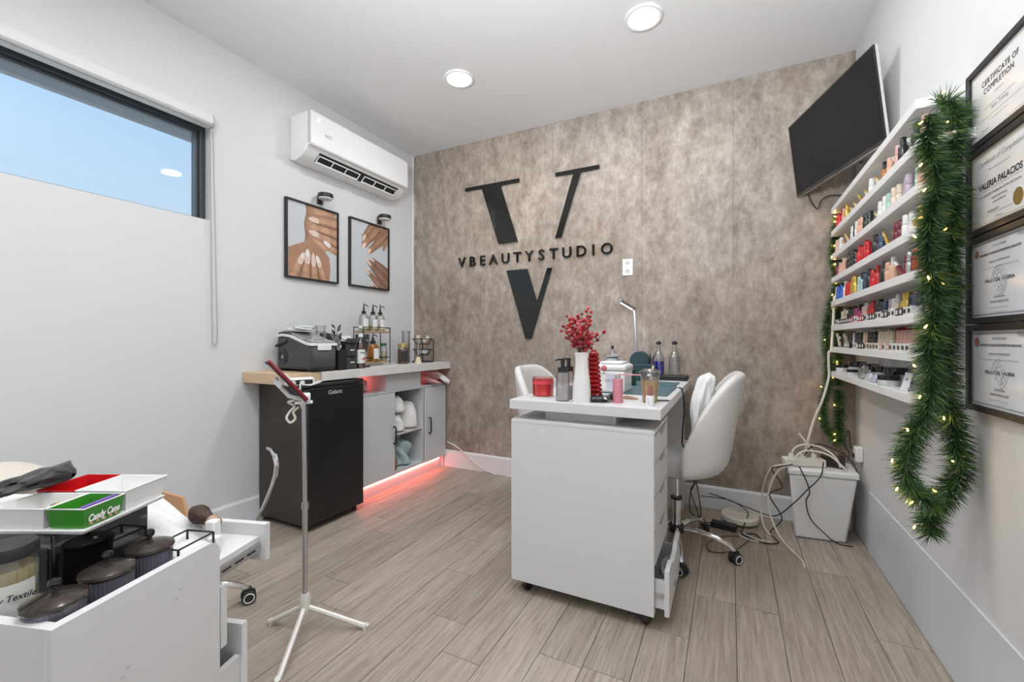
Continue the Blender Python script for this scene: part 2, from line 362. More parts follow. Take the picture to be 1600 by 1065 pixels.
#================================================================ WALL SIGN
acr = M('black_acrylic', (.010, .010, .009), .03, var=.1, spec=.5, ior=1.5)
t = thing('wall_sign', 'glossy black split letter V logo with studio name across it on the concrete wall', 'sign', (-1.4, BY, 1.7)); o = t.location
yf, yb = BY - .016, BY - .0005
MB(o).prism([(-1.961, 2.328), (-1.464, 2.328), (-1.464, 2.301), (-1.628, 2.299), (-1.475, 1.837), (-1.646, 1.837), (-1.800, 2.301), (-1.961, 2.303)], 'y', yf, yb).build('letter_stroke', acr, t, smooth=False)
MB(o).prism([(-1.161, 2.318), (-.829, 2.318), (-.829, 2.292), (-.967, 2.290), (-1.118, 1.831), (-1.163, 1.831), (-1.021, 2.290), (-1.161, 2.292)], 'y', yf, yb).build('letter_stroke', acr, t, smooth=False)
MB(o).prism([(-1.573, 1.618), (-1.394, 1.618), (-1.312, 1.364), (-1.228, 1.612), (-1.190, 1.612), (-1.360, 1.080), (-1.408, 1.080)], 'y', yf, yb).build('letter_stroke', acr, t, smooth=False)
name_ = 'VBEAUTYSTUDIO'; adv = {'V': .9, 'B': .85, 'E': .8, 'A': .95, 'U': .95, 'T': .85, 'Y': .9, 'S': .85, 'D': .95, 'I': .6, 'O': 1.08}
tot = sum(adv[c] for c in name_); xx = -2.045; unit = (-.712 + 2.045) / tot
for c in name_:
    w = adv[c] * unit
    text(c, .112, 'back', Vector((xx + w / 2, BY - .009, 1.678)) - o, acr, t, name='letter', ext=.007, weight=.0022)
    xx += w
# wall outlet
t = thing('wall_outlet', 'white double power outlet plate on the concrete wall beside the sign', 'outlet', (-.631, BY, 1.575)); o = t.location
MB(o).box(-.666, BY - .007, 1.517, -.596, BY - .0005, 1.632).build('plate', wplas, t, bevel=.002)
for z in (1.603, 1.547):
    MB(o).lathe([(.0001, 0), (.017, 0), (.0165, .003), (.0001, .003)]).build('socket', M('socket_face', (.72, .72, .7), .4), t) if 0 else None
    mb = MB(o); mb.M = Matrix.Translation((-.631, BY - .0072, z)) @ Matrix.Rotation(PI / 2, 4, 'X'); mb.lathe([(.0155, 0), (.0155, .002), (.0001, .002)], n=20)
    s_ = mb.build('socket', M('socket_face', (.62, .62, .6), .4), t)
    mb = MB(o); mb.box(-.637, BY - .0098, z - .003, -.635, BY - .009, z + .005); mb.box(-.627, BY - .0098, z - .003, -.625, BY - .009, z + .005); mb.build('slot', black, s_, smooth=False)
#================================================================ AIR CONDITIONER
t = thing('air_conditioner', 'white wall-mounted split air conditioner above the two hand pictures', 'air conditioner', (LX, 2.31, 2.26)); o = t.location
Y0, Y1 = 1.835, 2.745
acw = M('ac_white', (.84, .84, .84), .25, var=.01); acg = M('ac_grey', (.55, .56, .57), .35, var=.02)
body = [(LX + .001, 2.505), (LX + .155, 2.508), (LX + .165, 2.49), (LX + .165, 2.30), (LX + .150, 2.272), (LX + .105, 2.235), (LX + .05, 2.218), (LX + .001, 2.222)]
MB(o).prism(body, 'y', Y0, Y1).build('body', acw, t, bevel=.006)
MB(o).prism([(LX + .166, 2.512), (LX + .196, 2.505), (LX + .198, 2.30), (LX + .188, 2.292), (LX + .166, 2.296)], 'y', Y0 + .004, Y1 - .004).build('front_panel', acw, t, bevel=.004)
MB(o).box(LX + .1655, Y0 + .001, 2.305, LX + .186, Y0 + .0035, 2.505).build('side_strip', acg, t, smooth=False)
def lou(t0): # point along the sloped outlet face
    return (LX + .160 + (-.062) * t0, 2.288 - .052 * t0)
mb = MB(o); a, b = lou(.10), lou(.95)
mb.hexa([(a[0], Y0 + .10, a[1] - .008), (b[0], Y0 + .10, b[1] - .008), (b[0], Y1 - .07, b[1] - .008), (a[0], Y1 - .07, a[1] - .008)],
        [(a[0], Y0 + .10, a[1] + .004), (b[0], Y0 + .10, b[1] + .004), (b[0], Y1 - .07, b[1] + .004), (a[0], Y1 - .07, a[1] + .004)])
mb.build('air_outlet', M('dark_slot', (.02, .02, .022), .6), t, smooth=False)
for ya, yb_ in ((Y0 + .105, 2.285), (2.33, Y1 - .08)):
    lv = MB(o); p, q = lou(.30), lou(.36)
    lv.tube([(p[0] + .004, ya, p[1] - .012), (p[0] + .004, yb_, p[1] - .012)], .004, 6)
    q = lou(.88); lv.tube([(q[0] + .004, ya, q[1] - .014), (q[0] + .004, yb_, q[1] - .014)], .007, 6)
    for k in range(4):
        y = ya + (yb_ - ya) * k / 3; lv.tube([(p[0] + .004, y, p[1] - .012), (q[0] + .004, y, q[1] - .014)], .004, 6)
    lv.build('louver', acw, t)
mb = MB(o); mb.M = Matrix.Translation((LX + .198, 1.895, 2.46)) @ Matrix.Rotation(PI / 2, 4, 'Y'); mb.lathe([(.006, 0), (.006, .0015), (.0001, .0015)], n=16)
mb.build('indicator_lamp', M('led_white', (1, 1, 1), .3, emit=4, var=0), t)
text('ECO', .026, 'left', Vector((LX + .2005, 1.965, 2.375)) - o, grey_ink, t, name='logo')
#================================================================ HAND PICTURES
def nail_shape(mb, c, ang, ln, w, z):
    ux, uy = math.cos(ang), math.sin(ang); px, py = -uy, ux
    pts = []
    for s_, k in ((-.5, .7), (-.3, 1), (0, 1), (.25, .8), (.5, .12)): pts.append((c[0] + ux * ln * s_ + px * w * k / 2, c[1] + uy * ln * s_ + py * w * k / 2))
    for s_, k in ((.5, -.12), (.25, -.8), (0, -1), (-.3, -1), (-.5, -.7)): pts.append((c[0] + ux * ln * s_ + px * w * k / 2, c[1] + uy * ln * s_ + py * w * k / 2))
    mb._add([(x, y, z) for x, y in pts], [tuple(range(len(pts)))])
def clipn(x, lo, hi): return max(lo, min(hi, x))
def finger(mb, a, b, w0, w1, z, Wd, Hd, n=10):
    # tapered strip from root a to tip b, clipped to the picture
    ax, ay = a; bx, by = b; L_ = math.hypot(bx - ax, by - ay); ux, uy = (bx - ax) / L_, (by - ay) / L_; px, py = -uy, ux
    up, dn = [], []
    for i in range(n + 1):
        t_ = i / n; w = (w0 + (w1 - w0) * t_) * (1 + .06 * math.cos(t_ * 4 * PI)) / 2
        if t_ > .88: w *= math.sqrt(max(.02, 1 - ((t_ - .88) / .12) ** 2))
        x, y = ax + (bx - ax) * t_, ay + (by - ay) * t_
        up.append((clipn(x + px * w, 0, Wd), clipn(y + py * w, 0, Hd))); dn.append((clipn(x - px * w, 0, Wd), clipn(y - py * w, 0, Hd)))
    k = len(up); rows_ = []; m_ = 7
    for j in range(m_):
        f = j / (m_ - 1); rows_ += [(u_[0] * (1 - f) + d_[0] * f, u_[1] * (1 - f) + d_[1] * f, z) for u_, d_ in zip(up, dn)]
    mb._add(rows_, [(j * k + i, j * k + i + 1, (j + 1) * k + i + 1, (j + 1) * k + i) for j in range(m_ - 1) for i in range(k - 1)])
    mb.tone = [(.42 + .66 * math.sin(PI * min(1, max(0, (j / (m_ - 1)) * .86 + .10))) ** .8) * (1 - (.16 if 3 <= i <= 4 or 6 <= i <= 7 else 0) * (i % 2)) * (.92 + .16 * i / k) for j in range(m_) for i in range(k)]
skin1 = M('print_skin_light', (.56, .33, .21), .6, var=.22, scale=14); skin2 = M('print_skin_mid', (.43, .24, .155), .6, var=.25, scale=14); skin3 = M('print_skin_deep', (.33, .19, .135), .6, var=.3, scale=18)
skin_n = M('print_nail', (.78, .62, .53), .3, var=.15, scale=30); skin_w = M('print_nail_tip', (.86, .82, .79), .3, var=.05); skin_s = M('print_fold', (.20, .10, .065), .6, var=.2)
for m_ in (skin1, skin2, skin3):
    n_ = m_.node_tree; va = n_.nodes.new('ShaderNodeVertexColor'); va.layer_name = 'tone'; b_ = [q for q in n_.nodes if q.type == 'BSDF_PRINCIPLED'][0]
    src = b_.inputs['Base Color'].links[0].from_socket; mu = n_.nodes.new('ShaderNodeMix'); mu.data_type = 'RGBA'; mu.blend_type = 'MULTIPLY'; mu.inputs['Factor'].default_value = 1
    n_.links.new(src, mu.inputs['A']); n_.links.new(va.outputs[0], mu.inputs['B']); n_.links.new(mu.outputs['Result'], b_.inputs['Base Color'])
def picture(y0, y1, z0, z1, label, which):
    t = thing('framed_picture', label, 'picture', (LX, (y0 + y1) / 2, z0), group='pictures of manicured hands'); o = t.location; Wd, Hd = y1 - y0, z1 - z0
    fr = MB(o); w, d = .011, .024
    fr.box(LX + .001, y0, z0, LX + d, y0 + w, z1); fr.box(LX + .001, y1 - w, z0, LX + d, y1, z1); fr.box(LX + .001, y0 + w, z0, LX + d, y1 - w, z0 + w); fr.box(LX + .001, y0 + w, z1 - w, LX + d, y1 - w, z1)
    fr.build('frame', frame_b, t, smooth=False, bevel=.001)
    bgd = MB(o).box(LX + .002, y0 + w, z0 + w, LX + .012, y1 - w, z1 - w).build('print', M('print_grey_' + str(which), (.60, .64, .67), .35, var=.05, scale=4), t, smooth=False)
    iw, ih = Wd - 2 * w, Hd - 2 * w
    base = Vector((LX + .0122, y0 + w, z0 + w)) - o
    def layer(fn, mat, h, nm):
        A = AX['left'].to_4x4(); calls = []
        fn(calls, h * .0004)
        for j, (g, args) in enumerate(calls):
            mb = MB(); mb.M = Matrix.Translation(base) @ A; g(mb, *args)
            ob = mb.build(nm, mat, bgd, smooth=False); me_ = ob.data; at_ = me_.color_attributes.new('tone', 'FLOAT_COLOR', 'POINT')
            tn = getattr(mb, 'tone', None) if nm in ('print_finger', 'print_arm') else None
            for q_ in range(len(me_.vertices)): v_ = tn[q_] if tn else 1.0; at_.data[q_].color = (v_, v_ * (.9 + .1 * v_), v_ * (.84 + .16 * v_), 1)
    F = lambda m, a, b, w0, w1, z: m.append((finger, ((a[0] * iw, a[1] * ih), (b[0] * iw, b[1] * ih), w0 * iw, w1 * iw, z + len(m) * .00004, iw, ih)))
    Nl = lambda m, c, ang, ln, wd, z: m.append((nail_shape, ((c[0] * iw, c[1] * ih), ang, ln * iw, wd * iw, z)))
    if which == 0:
        layer(lambda m, z: F(m, (.66, 1.04), (.60, .40), .62, .56, z), skin1, 1, 'print_arm')
        def hand(m, z):
            pts = [(0, 0), (.84, 0), (.86, .18), (.83, .34), (.72, .44), (.5, .54), (.44, .56), (.3, .48), (0, .37)]
            m.append((lambda mb: mb._add([(x * iw, y * ih, z) for x, y in pts], [tuple(range(len(pts)))]), ()))
        layer(hand, skin2, 2, 'print_hand')
        layer(lambda m, z: [F(m, (1.05, .84), (.42, .83), .26, .15, z), F(m, (1.05, .70), (.44, .73), .26, .17, z), F(m, (1.05, .56), (.52, .63), .24, .15, z), F(m, (1.05, .45), (.76, .52), .2, .12, z)], skin1, 3, 'print_finger')
        layer(lambda m, z: [F(m, (1.0, .765), (.50, .775), .02, .012, z), F(m, (1.0, .625), (.56, .675), .02, .012, z), F(m, (1.0, .50), (.74, .56), .02, .012, z)], skin_s, 4, 'print_fold')
        layer(lambda m, z: [F(m, (.08, -.05), (.27, .30), .2, .13, z), F(m, (.35, -.05), (.38, .33), .19, .13, z), F(m, (.54, -.05), (.50, .31), .17, .12, z), F(m, (.76, -.05), (.60, .29), .17, .12, z)], skin1, 5, 'print_finger')
        layer(lambda m, z: [F(m, (.22, -.02), (.33, .25), .025, .01, z), F(m, (.45, -.02), (.445, .25), .025, .01, z), F(m, (.64, -.02), (.555, .25), .025, .01, z)], skin_s, 6, 'print_fold')
        layer(lambda m, z: [Nl(m, (.27, .26), 1.15, .22, .10, z), Nl(m, (.38, .30), 1.55, .26, .11, z), Nl(m, (.50, .27), 1.6, .24, .09, z), Nl(m, (.60, .26), 1.95, .22, .09, z), Nl(m, (.50, .82), 3.1, .22, .085, z), Nl(m, (.50, .635), 3.0, .2, .1, z)], skin_n, 7, 'print_nail')
        layer(lambda m, z: [Nl(m, (.385, .345), 1.57, .13, .08, z), Nl(m, (.59, .285), 1.95, .13, .07, z), Nl(m, (.78, .53), 2.7, .17, .08, z), Nl(m, (.29, .305), 1.15, .1, .06, z)], skin_w, 8, 'print_nail_tip')
    else:
        layer(lambda m, z: [F(m, (1.1, 1.05), (.62, .66), .40, .16, z), F(m, (.70, 1.1), (.30, .72), .22, .12, z), F(m, (.92, 1.12), (.28, .60), .26, .13, z), F(m, (1.15, 1.0), (.42, .53), .26, .12, z), F(m, (1.05, .95), (.86, .62), .16, .06, z)], skin2, 1, 'print_finger')
        layer(lambda m, z: [F(m, (.80, .95), (.38, .60), .03, .012, z), F(m, (1.0, .88), (.55, .57), .03, .012, z)], skin_s, 2, 'print_fold')
        layer(lambda m, z: [F(m, (1.1, .22), (.50, .47), .24, .07, z), F(m, (1.1, .05), (.40, .43), .26, .09, z), F(m, (.95, -.05), (.40, .26), .2, .08, z), F(m, (.7, -.05), (.5, .05), .12, .06, z)], skin3, 3, 'print_finger')
        layer(lambda m, z: [F(m, (1.02, .12), (.55, .38), .025, .01, z), F(m, (1.0, -.02), (.50, .30), .025, .01, z)], skin_s, 4, 'print_fold')
        layer(lambda m, z: [Nl(m, (.33, .63), -2.3, .15, .08, z), Nl(m, (.46, .56), -2.2, .15, .07, z), Nl(m, (.34, .76), -2.0, .14, .07, z), Nl(m, (.45, .40), 2.4, .2, .06, z), Nl(m, (.42, .25), 2.4, .18, .06, z), Nl(m, (.54, .45), 2.6, .15, .05, z), Nl(m, (.53, .04), 2.8, .12, .06, z)], skin_n, 5, 'print_nail')
    return t
picture(1.793, 2.204, 1.470, 1.978, 'larger-looking framed photo of two clasped manicured hands, nearer the window', 0)
picture(2.306, 2.720, 1.473, 1.984, 'framed photo of fingertips reaching from above and below, nearer the concrete wall', 1)
for y, lb in ((2.055, 'round black picture light above the picture nearer the window'), (2.62, 'round black picture light above the picture nearer the concrete wall')):
    t = thing('picture_light', lb, 'wall light', (LX, y, 2.03), group='black wall spotlights over the pictures'); o = t.location
    MB(o).box(LX + .001, y - .018, 2.0, LX + .014, y + .018, 2.062).build('bracket', blackm, t, bevel=.003)
    MB(o).lathe([(.047, 2.034), (.049, 2.036), (.049, 2.060), (.046, 2.063), (.0001, 2.063)], (LX + .064, y, 0), 28).build('head', blackm, t)
    MB(o).lathe([(.0001, 2.026), (.043, 2.026), (.0465, 2.0335)], (LX + .064, y, 0), 28).build('lens', M('frosted_lens', (.75, .75, .74), .4), t)
#================================================================ TELEVISION
yaw, til = 3.467, .117
nrm = Vector((math.cos(yaw) * math.cos(til), math.sin(yaw) * math.cos(til), -math.sin(til))).normalized()
rgt = Vector((0, 0, 1)).cross(nrm).normalized(); upv = nrm.cross(rgt)
ctr = Vector((.4505, 2.672, 2.114))
R3 = Matrix((rgt, upv, nrm)).transposed()       # local x right, y up, z toward the room
t = thing('television', 'black flat television tilted down on a corner wall bracket', 'television', ctr); t.rotation_euler = R3.to_euler()
w, h = .365, .208
MB().box(-w, -h, -.016, w, h, -.0035).build('back_shell', M('tv_side_silver', (.62, .62, .62), .35, .2), t, bevel=.002)
MB().box(-w, -h, -.0035, w, h, .002).build('bezel', black_g, t, smooth=False)
MB().box(-w + .008, -h + .016, .002, w - .008, h - .008, .0028).build('screen', M('tv_screen', (.016, .017, .018), .16, var=.05, spec=.12), t, smooth=False)
MB().box(-w, -h - .0, -.040, w, -h + .03, -.0165).build('lower_housing', M('tv_brown', (.18, .12, .09), .5), t, bevel=.004)
MB().box(-w + .002, -h + .031, -.045, w - .15, h - .05, -.0165).build('rear_housing', black, t, bevel=.006)
mb = MB(); mb.box(-.1, -.1, -.060, .1, .1, -.0455); mb.build('mount_plate', blackm, t, bevel=.002)
t2 = thing('wall_bracket', 'black folding arm bracket holding the television to the white wall', 'bracket', (RX, 2.86, 2.10)); o = t2.location
bk = ctr - nrm * .062
MB(o).box(RX - .012, 2.80, 2.02, RX - .0005, 2.92, 2.22).build('wall_plate', blackm, t2, bevel=.002)
MB(o).tube([(RX - .012, 2.86, 2.12), (bk.x + .03, 2.84, 2.11), bk], .012).build('arm', blackm, t2)
#================================================================ CERTIFICATES
def certificate(z0, z1, label, kind, dx=0, y1=1.712):
    y0 = y1 - .315; xw = RX - .001; xf = RX - .022
    t = thing('framed_certificate', label, 'certificate', (RX, (y0 + y1) / 2, z0), group='framed certificates on the right wall'); o = t.location; w = .017
    fr = MB(o); fr.box(xf, y0, z0, xw, y0 + w, z1); fr.box(xf, y1 - w, z0, xw, y1, z1); fr.box(xf, y0 + w, z0, xw, y1 - w, z0 + w); fr.box(xf, y0 + w, z1 - w, xw, y1 - w, z1)
    fr.build('frame', frame_b, t, smooth=False, bevel=.0015)
    xp = xf + .008
    pm = paper if kind in (0, 1) else paper_b
    sh = MB(o).box(xp, y0 + w, z0 + w, xw, y1 - w, z1 - w).build('sheet', pm, t, smooth=False)
    yc = (y0 + y1) / 2; Hh = z1 - z0; X = xp - .0006
    def tx(s, size, zf, mat=ink, yo=0, **k): text(s, size, 'right', Vector((X, yc - yo, z0 + zf * Hh)) - o, mat, sh, name='print', **k)
    def line(zf, hw, th=.0006, yo=0, mat=grey_ink): MB(o).box(X, yc - hw - yo, z0 + zf * Hh, X + .0003, yc + hw - yo, z0 + zf * Hh + th).build('print_line', mat, sh, smooth=False)
    def border(inset, th, mat):
        b = MB(o); a0, a1, b0, b1 = y0 + w + inset, y1 - w - inset, z0 + w + inset, z1 - w - inset
        b.box(X, a0, b0, X + .0004, a1, b0 + th); b.box(X, a0, b1 - th, X + .0004, a1, b1); b.box(X, a0, b0, X + .0004, a0 + th, b1); b.box(X, a1 - th, b0, X + .0004, a1, b1)
        b.build('print_border', mat, sh, smooth=False)
    def disc(y, zf, r, mat, nm='seal'):
        mb = MB(o); mb.M = Matrix.Translation((X + .0002, y, z0 + zf * Hh)) @ Matrix.Rotation(-PI / 2, 4, 'Y'); mb.lathe([(r, 0), (r, .0005), (.0001, .0005)], n=24); mb.build(nm, mat, sh, smooth=False)
    if kind == 0:
        border(.006, .0006, grey_ink)
        tx('CERTIFICATE OF', .021, .70, spacing=1.1, weight=.0004); tx('COMPLETION', .021, .60, yo=-.005, spacing=1.1, weight=.0004)
        tx('presented to', .008, .52, grey_ink); line(.42, .07); tx('Salon Training', .014, .36, grey_ink, shear=.3)
        line(.30, .10); tx('for completing the course', .007, .24, grey_ink); line(.13, .035, yo=-.07); line(.13, .035, yo=.07); tx('Director', .012, .15, grey_ink, yo=-.07, shear=.4)
    elif kind == 1:
        border(.004, .0014, gold); border(.010, .0005, gold)
        tx('Certificate of Completion', .020, .77, grey_ink, shear=.35); tx('This certificate is presented to', .008, .68, grey_ink)
        tx('VALERIA PALACIOS', .024, .50, width=.20, weight=.0008); line(.475, .10)
        tx('for successful completion of the nail course', .0095, .41, width=.19); tx('and practical training', .0085, .35); tx('presented this day', .008, .30)
        line(.19, .075, yo=-.01); tx('Instructor', .013, .21, yo=-.03, shear=.4); tx('Director', .009, .13, grey_ink)
        disc(y0 + .075, .24, .021, gold)
    else:
        border(.006, .0012, ink); border(.009, .0004, grey_ink)
        disc(y1 - .046, .80, .011 if kind == 2 else .013, M('seal_red', (.33, .12, .08), .4) if kind == 3 else M('seal_brown', (.30, .18, .10), .4))
        tx('STATE OF FLORIDA', .0075, .83); tx('DEPARTMENT OF BUSINESS AND PROFESSIONAL REGULATION', .0085, .755, width=.19, weight=.0002)
        tx('BOARD OF COSMETOLOGY', .0075, .66); tx('the license herein has been issued under the provisions', .007, .60, grey_ink, width=.17)
        mb = MB(o)
        for rr in (.036, .028, .018):
            pts = [(X + .0002, yc + rr * math.cos(a / 24 * 2 * PI), z0 + .46 * Hh + rr * 1.05 * math.sin(a / 24 * 2 * PI)) for a in range(24)]; mb.tube(pts, .0009, 4, closed=True)
        for k in range(9): mb.tube([(X + .0002, yc + .012 * math.cos(k * .7), z0 + (.46 + .02) * Hh + .012 * math.sin(k * .7)), (X + .0002, yc + .03 * math.cos(k * .7), z0 + .46 * Hh + .03 * math.sin(k * .7))], .0008, 4)
        mb.build('crest', M('crest_grey', (.42, .45, .49), .5), sh)
        tx('PALACIOS, VALERIA', .0125, .45, width=.135, weight=.0004)
        tx('LICENSE NUMBER', .0075, .27, width=.05); tx('EXPIRATION DATE', .0085, .215, width=.085); tx('always verify licenses online', .006, .16, grey_ink, width=.08); tx('this is your license', .006, .11, grey_ink)
        tx('dbpr', .018, .86, grey_ink, yo=.095); line(.90, .05, yo=.06)
certificate(1.601, 1.826, 'topmost framed certificate of completion on the right wall', 0)
certificate(1.359, 1.598, 'second certificate from the top, gold bordered with a gold seal', 1)
certificate(1.115, 1.356, 'third certificate from the top, bluish license with brown seal', 2)
certificate(.873, 1.112, 'lowest framed certificate, bluish license with red seal', 3)
#================================================================ FRIDGE, CABINET, COUNTER
DT = .885
t = thing('mini_fridge', 'black mini fridge under the counter beside the white cabinet', 'fridge', (-2.3, 1.82, 0)); o = t.location
fsid = M('fridge_side', (.040, .032, .027), .35, var=.1, scale=20); fdoor = M('fridge_door', (.012, .012, .013), .28, var=.15, scale=200, bump=.05)
MB(o).box(-2.505, 1.622, .03, -2.125, 2.02, .822).build('body', fsid, t, bevel=.004)
MB(o).box(-2.118, 1.618, .04, -2.07, 2.022, .800).build('door', fdoor, t, bevel=.006)
MB(o).box(-2.125, 1.62, .803, -2.072, 2.02, .823).build('top_trim', black, t, bevel=.004)
MB(o).box(-2.10, 1.97, .8235, -2.065, 2.015, .830).build('hinge_cover', black, t, bevel=.002)
for x in (-2.48, -2.12):
    for y in (1.65, 1.99): MB(o).cyl((x, y, 0), (x, y, .03), .014).build('foot', rubber, t)
text('Galanz', .034, 'left', Vector((-2.0694, 1.80, .757)) - o, M('logo_silver', (.75, .75, .75), .3, .3), t, name='logo', weight=.0004, width=.10)
t = thing('counter_board', 'light birch slab lying on the fridge top at the left end of the counter', 'board', (-2.3, 1.65, .823))
MB(t.location).box(LX + .002, 1.532, .8235, -2.13, 1.745, DT).build('board', wood, t, bevel=.003)
t = thing('countertop', 'pale grey countertop running along the wall over the cabinet', 'countertop', (-2.3, 2.4, .83))
MB(t.location).box(LX + .002, 1.748, .831, -2.112, BY - .005, DT).build('slab', M('pale_counter', (.74, .73, .71), .35, var=.1, scale=18), t, bevel=.002)
# cabinet
t = thing('sideboard_cabinet', 'low white cabinet with two doors, open niches and red glowing plinth', 'cabinet', (-2.3, 2.55, 0)); o = t.location
XF = -2.17; cy0, cy1 = 2.045, 3.024; inner = grey_lam
MB(o).box(LX + .016, cy0, 0, XF, cy0 + .018, .83).build('side_panel', inner, t, smooth=False)
MB(o).box(LX + .016, cy1 - .018, 0, XF, cy1, .70).build('side_panel', inner, t, smooth=False)
MB(o).box(LX + .016, cy0 + .0185, .095, XF, cy1 - .0185, .112).build('bottom_panel', inner, t, smooth=False)
MB(o).box(LX + .016, cy0 + .0185, .692, XF, cy1 - .0185, .708).build('top_shelf', inner, t, smooth=False)
MB(o).box(LX + .016, cy0 + .0185, .1125, LX + .022, cy1 - .0185, .6915).build('back_panel', M('niche_back', (.42, .45, .45), .5, var=.05, scale=7), t, smooth=False)
for y in (2.402, 2.732): MB(o).box(LX + .0225, y, .1125, XF, y + .016, .6915).build('divider', inner, t, smooth=False)
MB(o).box(LX + .0225, 2.4185, .372, XF - .002, 2.7315, .388).build('niche_shelf', inner, t, smooth=False)
MB(o).box(LX + .016, 2.33, .7085, XF, 2.71, .8305).build('drawer_box', inner, t, smooth=False)
MB(o).box(LX + .022, cy0 + .0185, .7085, LX + .03, 2.3295, .8305).build('back_panel', inner, t, smooth=False)
for y0, y1, hy in ((2.05, 2.400, 2.386), (2.752, 3.022, 2.792)):
    d = MB(o).box(XF + .0005, y0, .098, XF + .017, y1, .690).build('door', grey_lam, t, bevel=.0015)
    zc = .388; hx = XF + .017
    MB(o).tube([(hx + .001, hy, zc - .060), (hx + .018, hy, zc - .060), (hx + .024, hy, zc - .048), (hx + .024, hy, zc + .048), (hx + .018, hy, zc + .060), (hx + .001, hy, zc + .060)], .0058, 8).build('handle', blackm, d)
MB(o).box(XF - .03, cy0 + .0185, 0, XF - .018, cy1 - .0185, .0945).build('plinth', grey_lam, t, smooth=False)
led = M('red_led_strip', (1, .16, .13), .4, emit=.9, var=0)
MB(o).box(XF - .0175, cy0 + .03, .0880, XF - .0135, cy1 - .03, .0940).build('led_strip', led, t, smooth=False)
MB(o).box(LX + .04, cy0 + .03, .822, LX + .05, 2.31, .828).build('led_strip', led, t, smooth=False)
MB(o).box(LX + .04, 2.73, .822, LX + .05, 3.0, .828).build('led_strip', led, t, smooth=False)
for nm, loc, sz, en, rz in (('plinth_glow', (XF - .010, 2.53, .086), (.9, .012), 1.7, 0), ('niche_glow', (LX + .12, 2.2, .826), (.2, .05), .34, 0), ('niche_glow', (LX + .12, 2.86, .826), (.2, .05), .34, 0)):
    l = bpy.data.lights.new(nm, 'AREA'); l.shape = 'RECTANGLE'; l.size = sz[1]; l.size_y = sz[0]; l.energy = en; l.color = (1, .17, .14)
    q = bpy.data.objects.new(nm, l); q.location = loc; COL.objects.link(q)
    if nm == 'plinth_glow': q.rotation_euler = (0, .5, 0)
# soft heaps of cloth
def heap(name, lab, cat, c, rx, ry, rz_, mat, seed, amp=.35, sub=1, group=None, flat=.0):
    rnd = random.Random(seed); ph = [(rnd.uniform(2, 6), rnd.uniform(2, 6), rnd.uniform(0, 6), rnd.uniform(-1, 1)) for _ in range(7)]
    t = thing(name, lab, cat, c, group=group); mb = MB(); n, m_ = 26, 12; vs = []; fs = []
    for j in range(m_ + 1):
        el = PI / 2 * j / m_
        for i in range(n):
            a = 2 * PI * i / n
            d = 1 + amp * sum(w * math.sin(f * a + g * el * 2 + p) for f, g, p, w in [(round(f_), g_, p_, w_) for f_, g_, p_, w_ in ph]) / 3
            k = (math.cos(el) ** .5) if el < PI / 2 - .01 else 0
            vs.append((rx * k * d * math.cos(a), ry * k * d * math.sin(a), rz_ * math.sin(el) * (1 + .35 * (d - 1)) ))
        fs += [(j * n + i, j * n + (i + 1) % n, (j + 1) * n + (i + 1) % n, (j + 1) * n + i) for i in range(n)] if j < m_ else []
    mb._add(vs, fs + [tuple(range(n))[::-1]]); mb.build('cloth', mat, t, sub=sub); return t
heap('folded_towel', 'crumpled white towel filling the right of the upper niche', 'towel', (-2.275, 2.648, .3885), .11, .076, .20, towel, 3, .16, group='white towels in the cabinet niche')
heap('folded_towel', 'crumpled white towel in the left of the upper niche', 'towel', (-2.275, 2.496, .3885), .11, .070, .13, towel, 11, .16, group='white towels in the cabinet niche')
heap('folded_towel', 'white towel rolled on top of the niche heap, at its left', 'towel', (-2.285, 2.51, .525), .11, .078, .125, towel, 21, .18, group='white towels in the cabinet niche')
bagm = GL('plastic_bag', (.80, .90, .93), .22, .15)
heap('plastic_bag', 'clear bluish plastic bag slumped in the lower niche', 'bag', (-2.30, 2.60, .1125), .10, .085, .19, M('blue_film', (.45, .58, .60), .25, var=.25, scale=25), 5, .6)
heap('wicker_basket', 'brown woven bundle at the bottom left of the lower niche', 'basket', (-2.235, 2.462, .1125), .04, .036, .11, M('wicker', (.22, .13, .06), .7, var=.6, scale=60, bump=1), 8, .15)
heap('wrapped_parcel', 'pink lit crumpled paper in the open space under the left counter', 'paper', (-2.33, 2.22, .7085), .07, .06, .085, M('pinkish_paper', (.75, .45, .45), .7, var=.15), 15, .6)
t = heap('plastic_bag', 'white and red striped bag spilling out under the right end of the counter', 'bag', (-2.27, 2.90, .7085), .13, .075, .105, M('striped_bag', (.80, .42, .42), .45, var=.45, scale=16), 31, .6)
MB().grid(lambda a, b: (.07 + .10 * a, -.02 + .07 * b + .07 * a, .09 - .085 * a ** 1.3 + .014 * math.sin(b * 9)), 9, 9).build('loose_end', towel, t, solid=.003)
#---------------------------------------------------------------- things on the counter
def on(u, v, z=DT): return at(u, v, z=z)
def lathe_thing(name, lab, cat, loc, parts, group=None, rz=0):
    t = thing(name, lab, cat, loc, rz, group)
    for nm, mat, prof, *kw in parts:
        MB().lathe(prof, n=(kw[0] if kw else 22)).build(nm, mat, t)
    return t
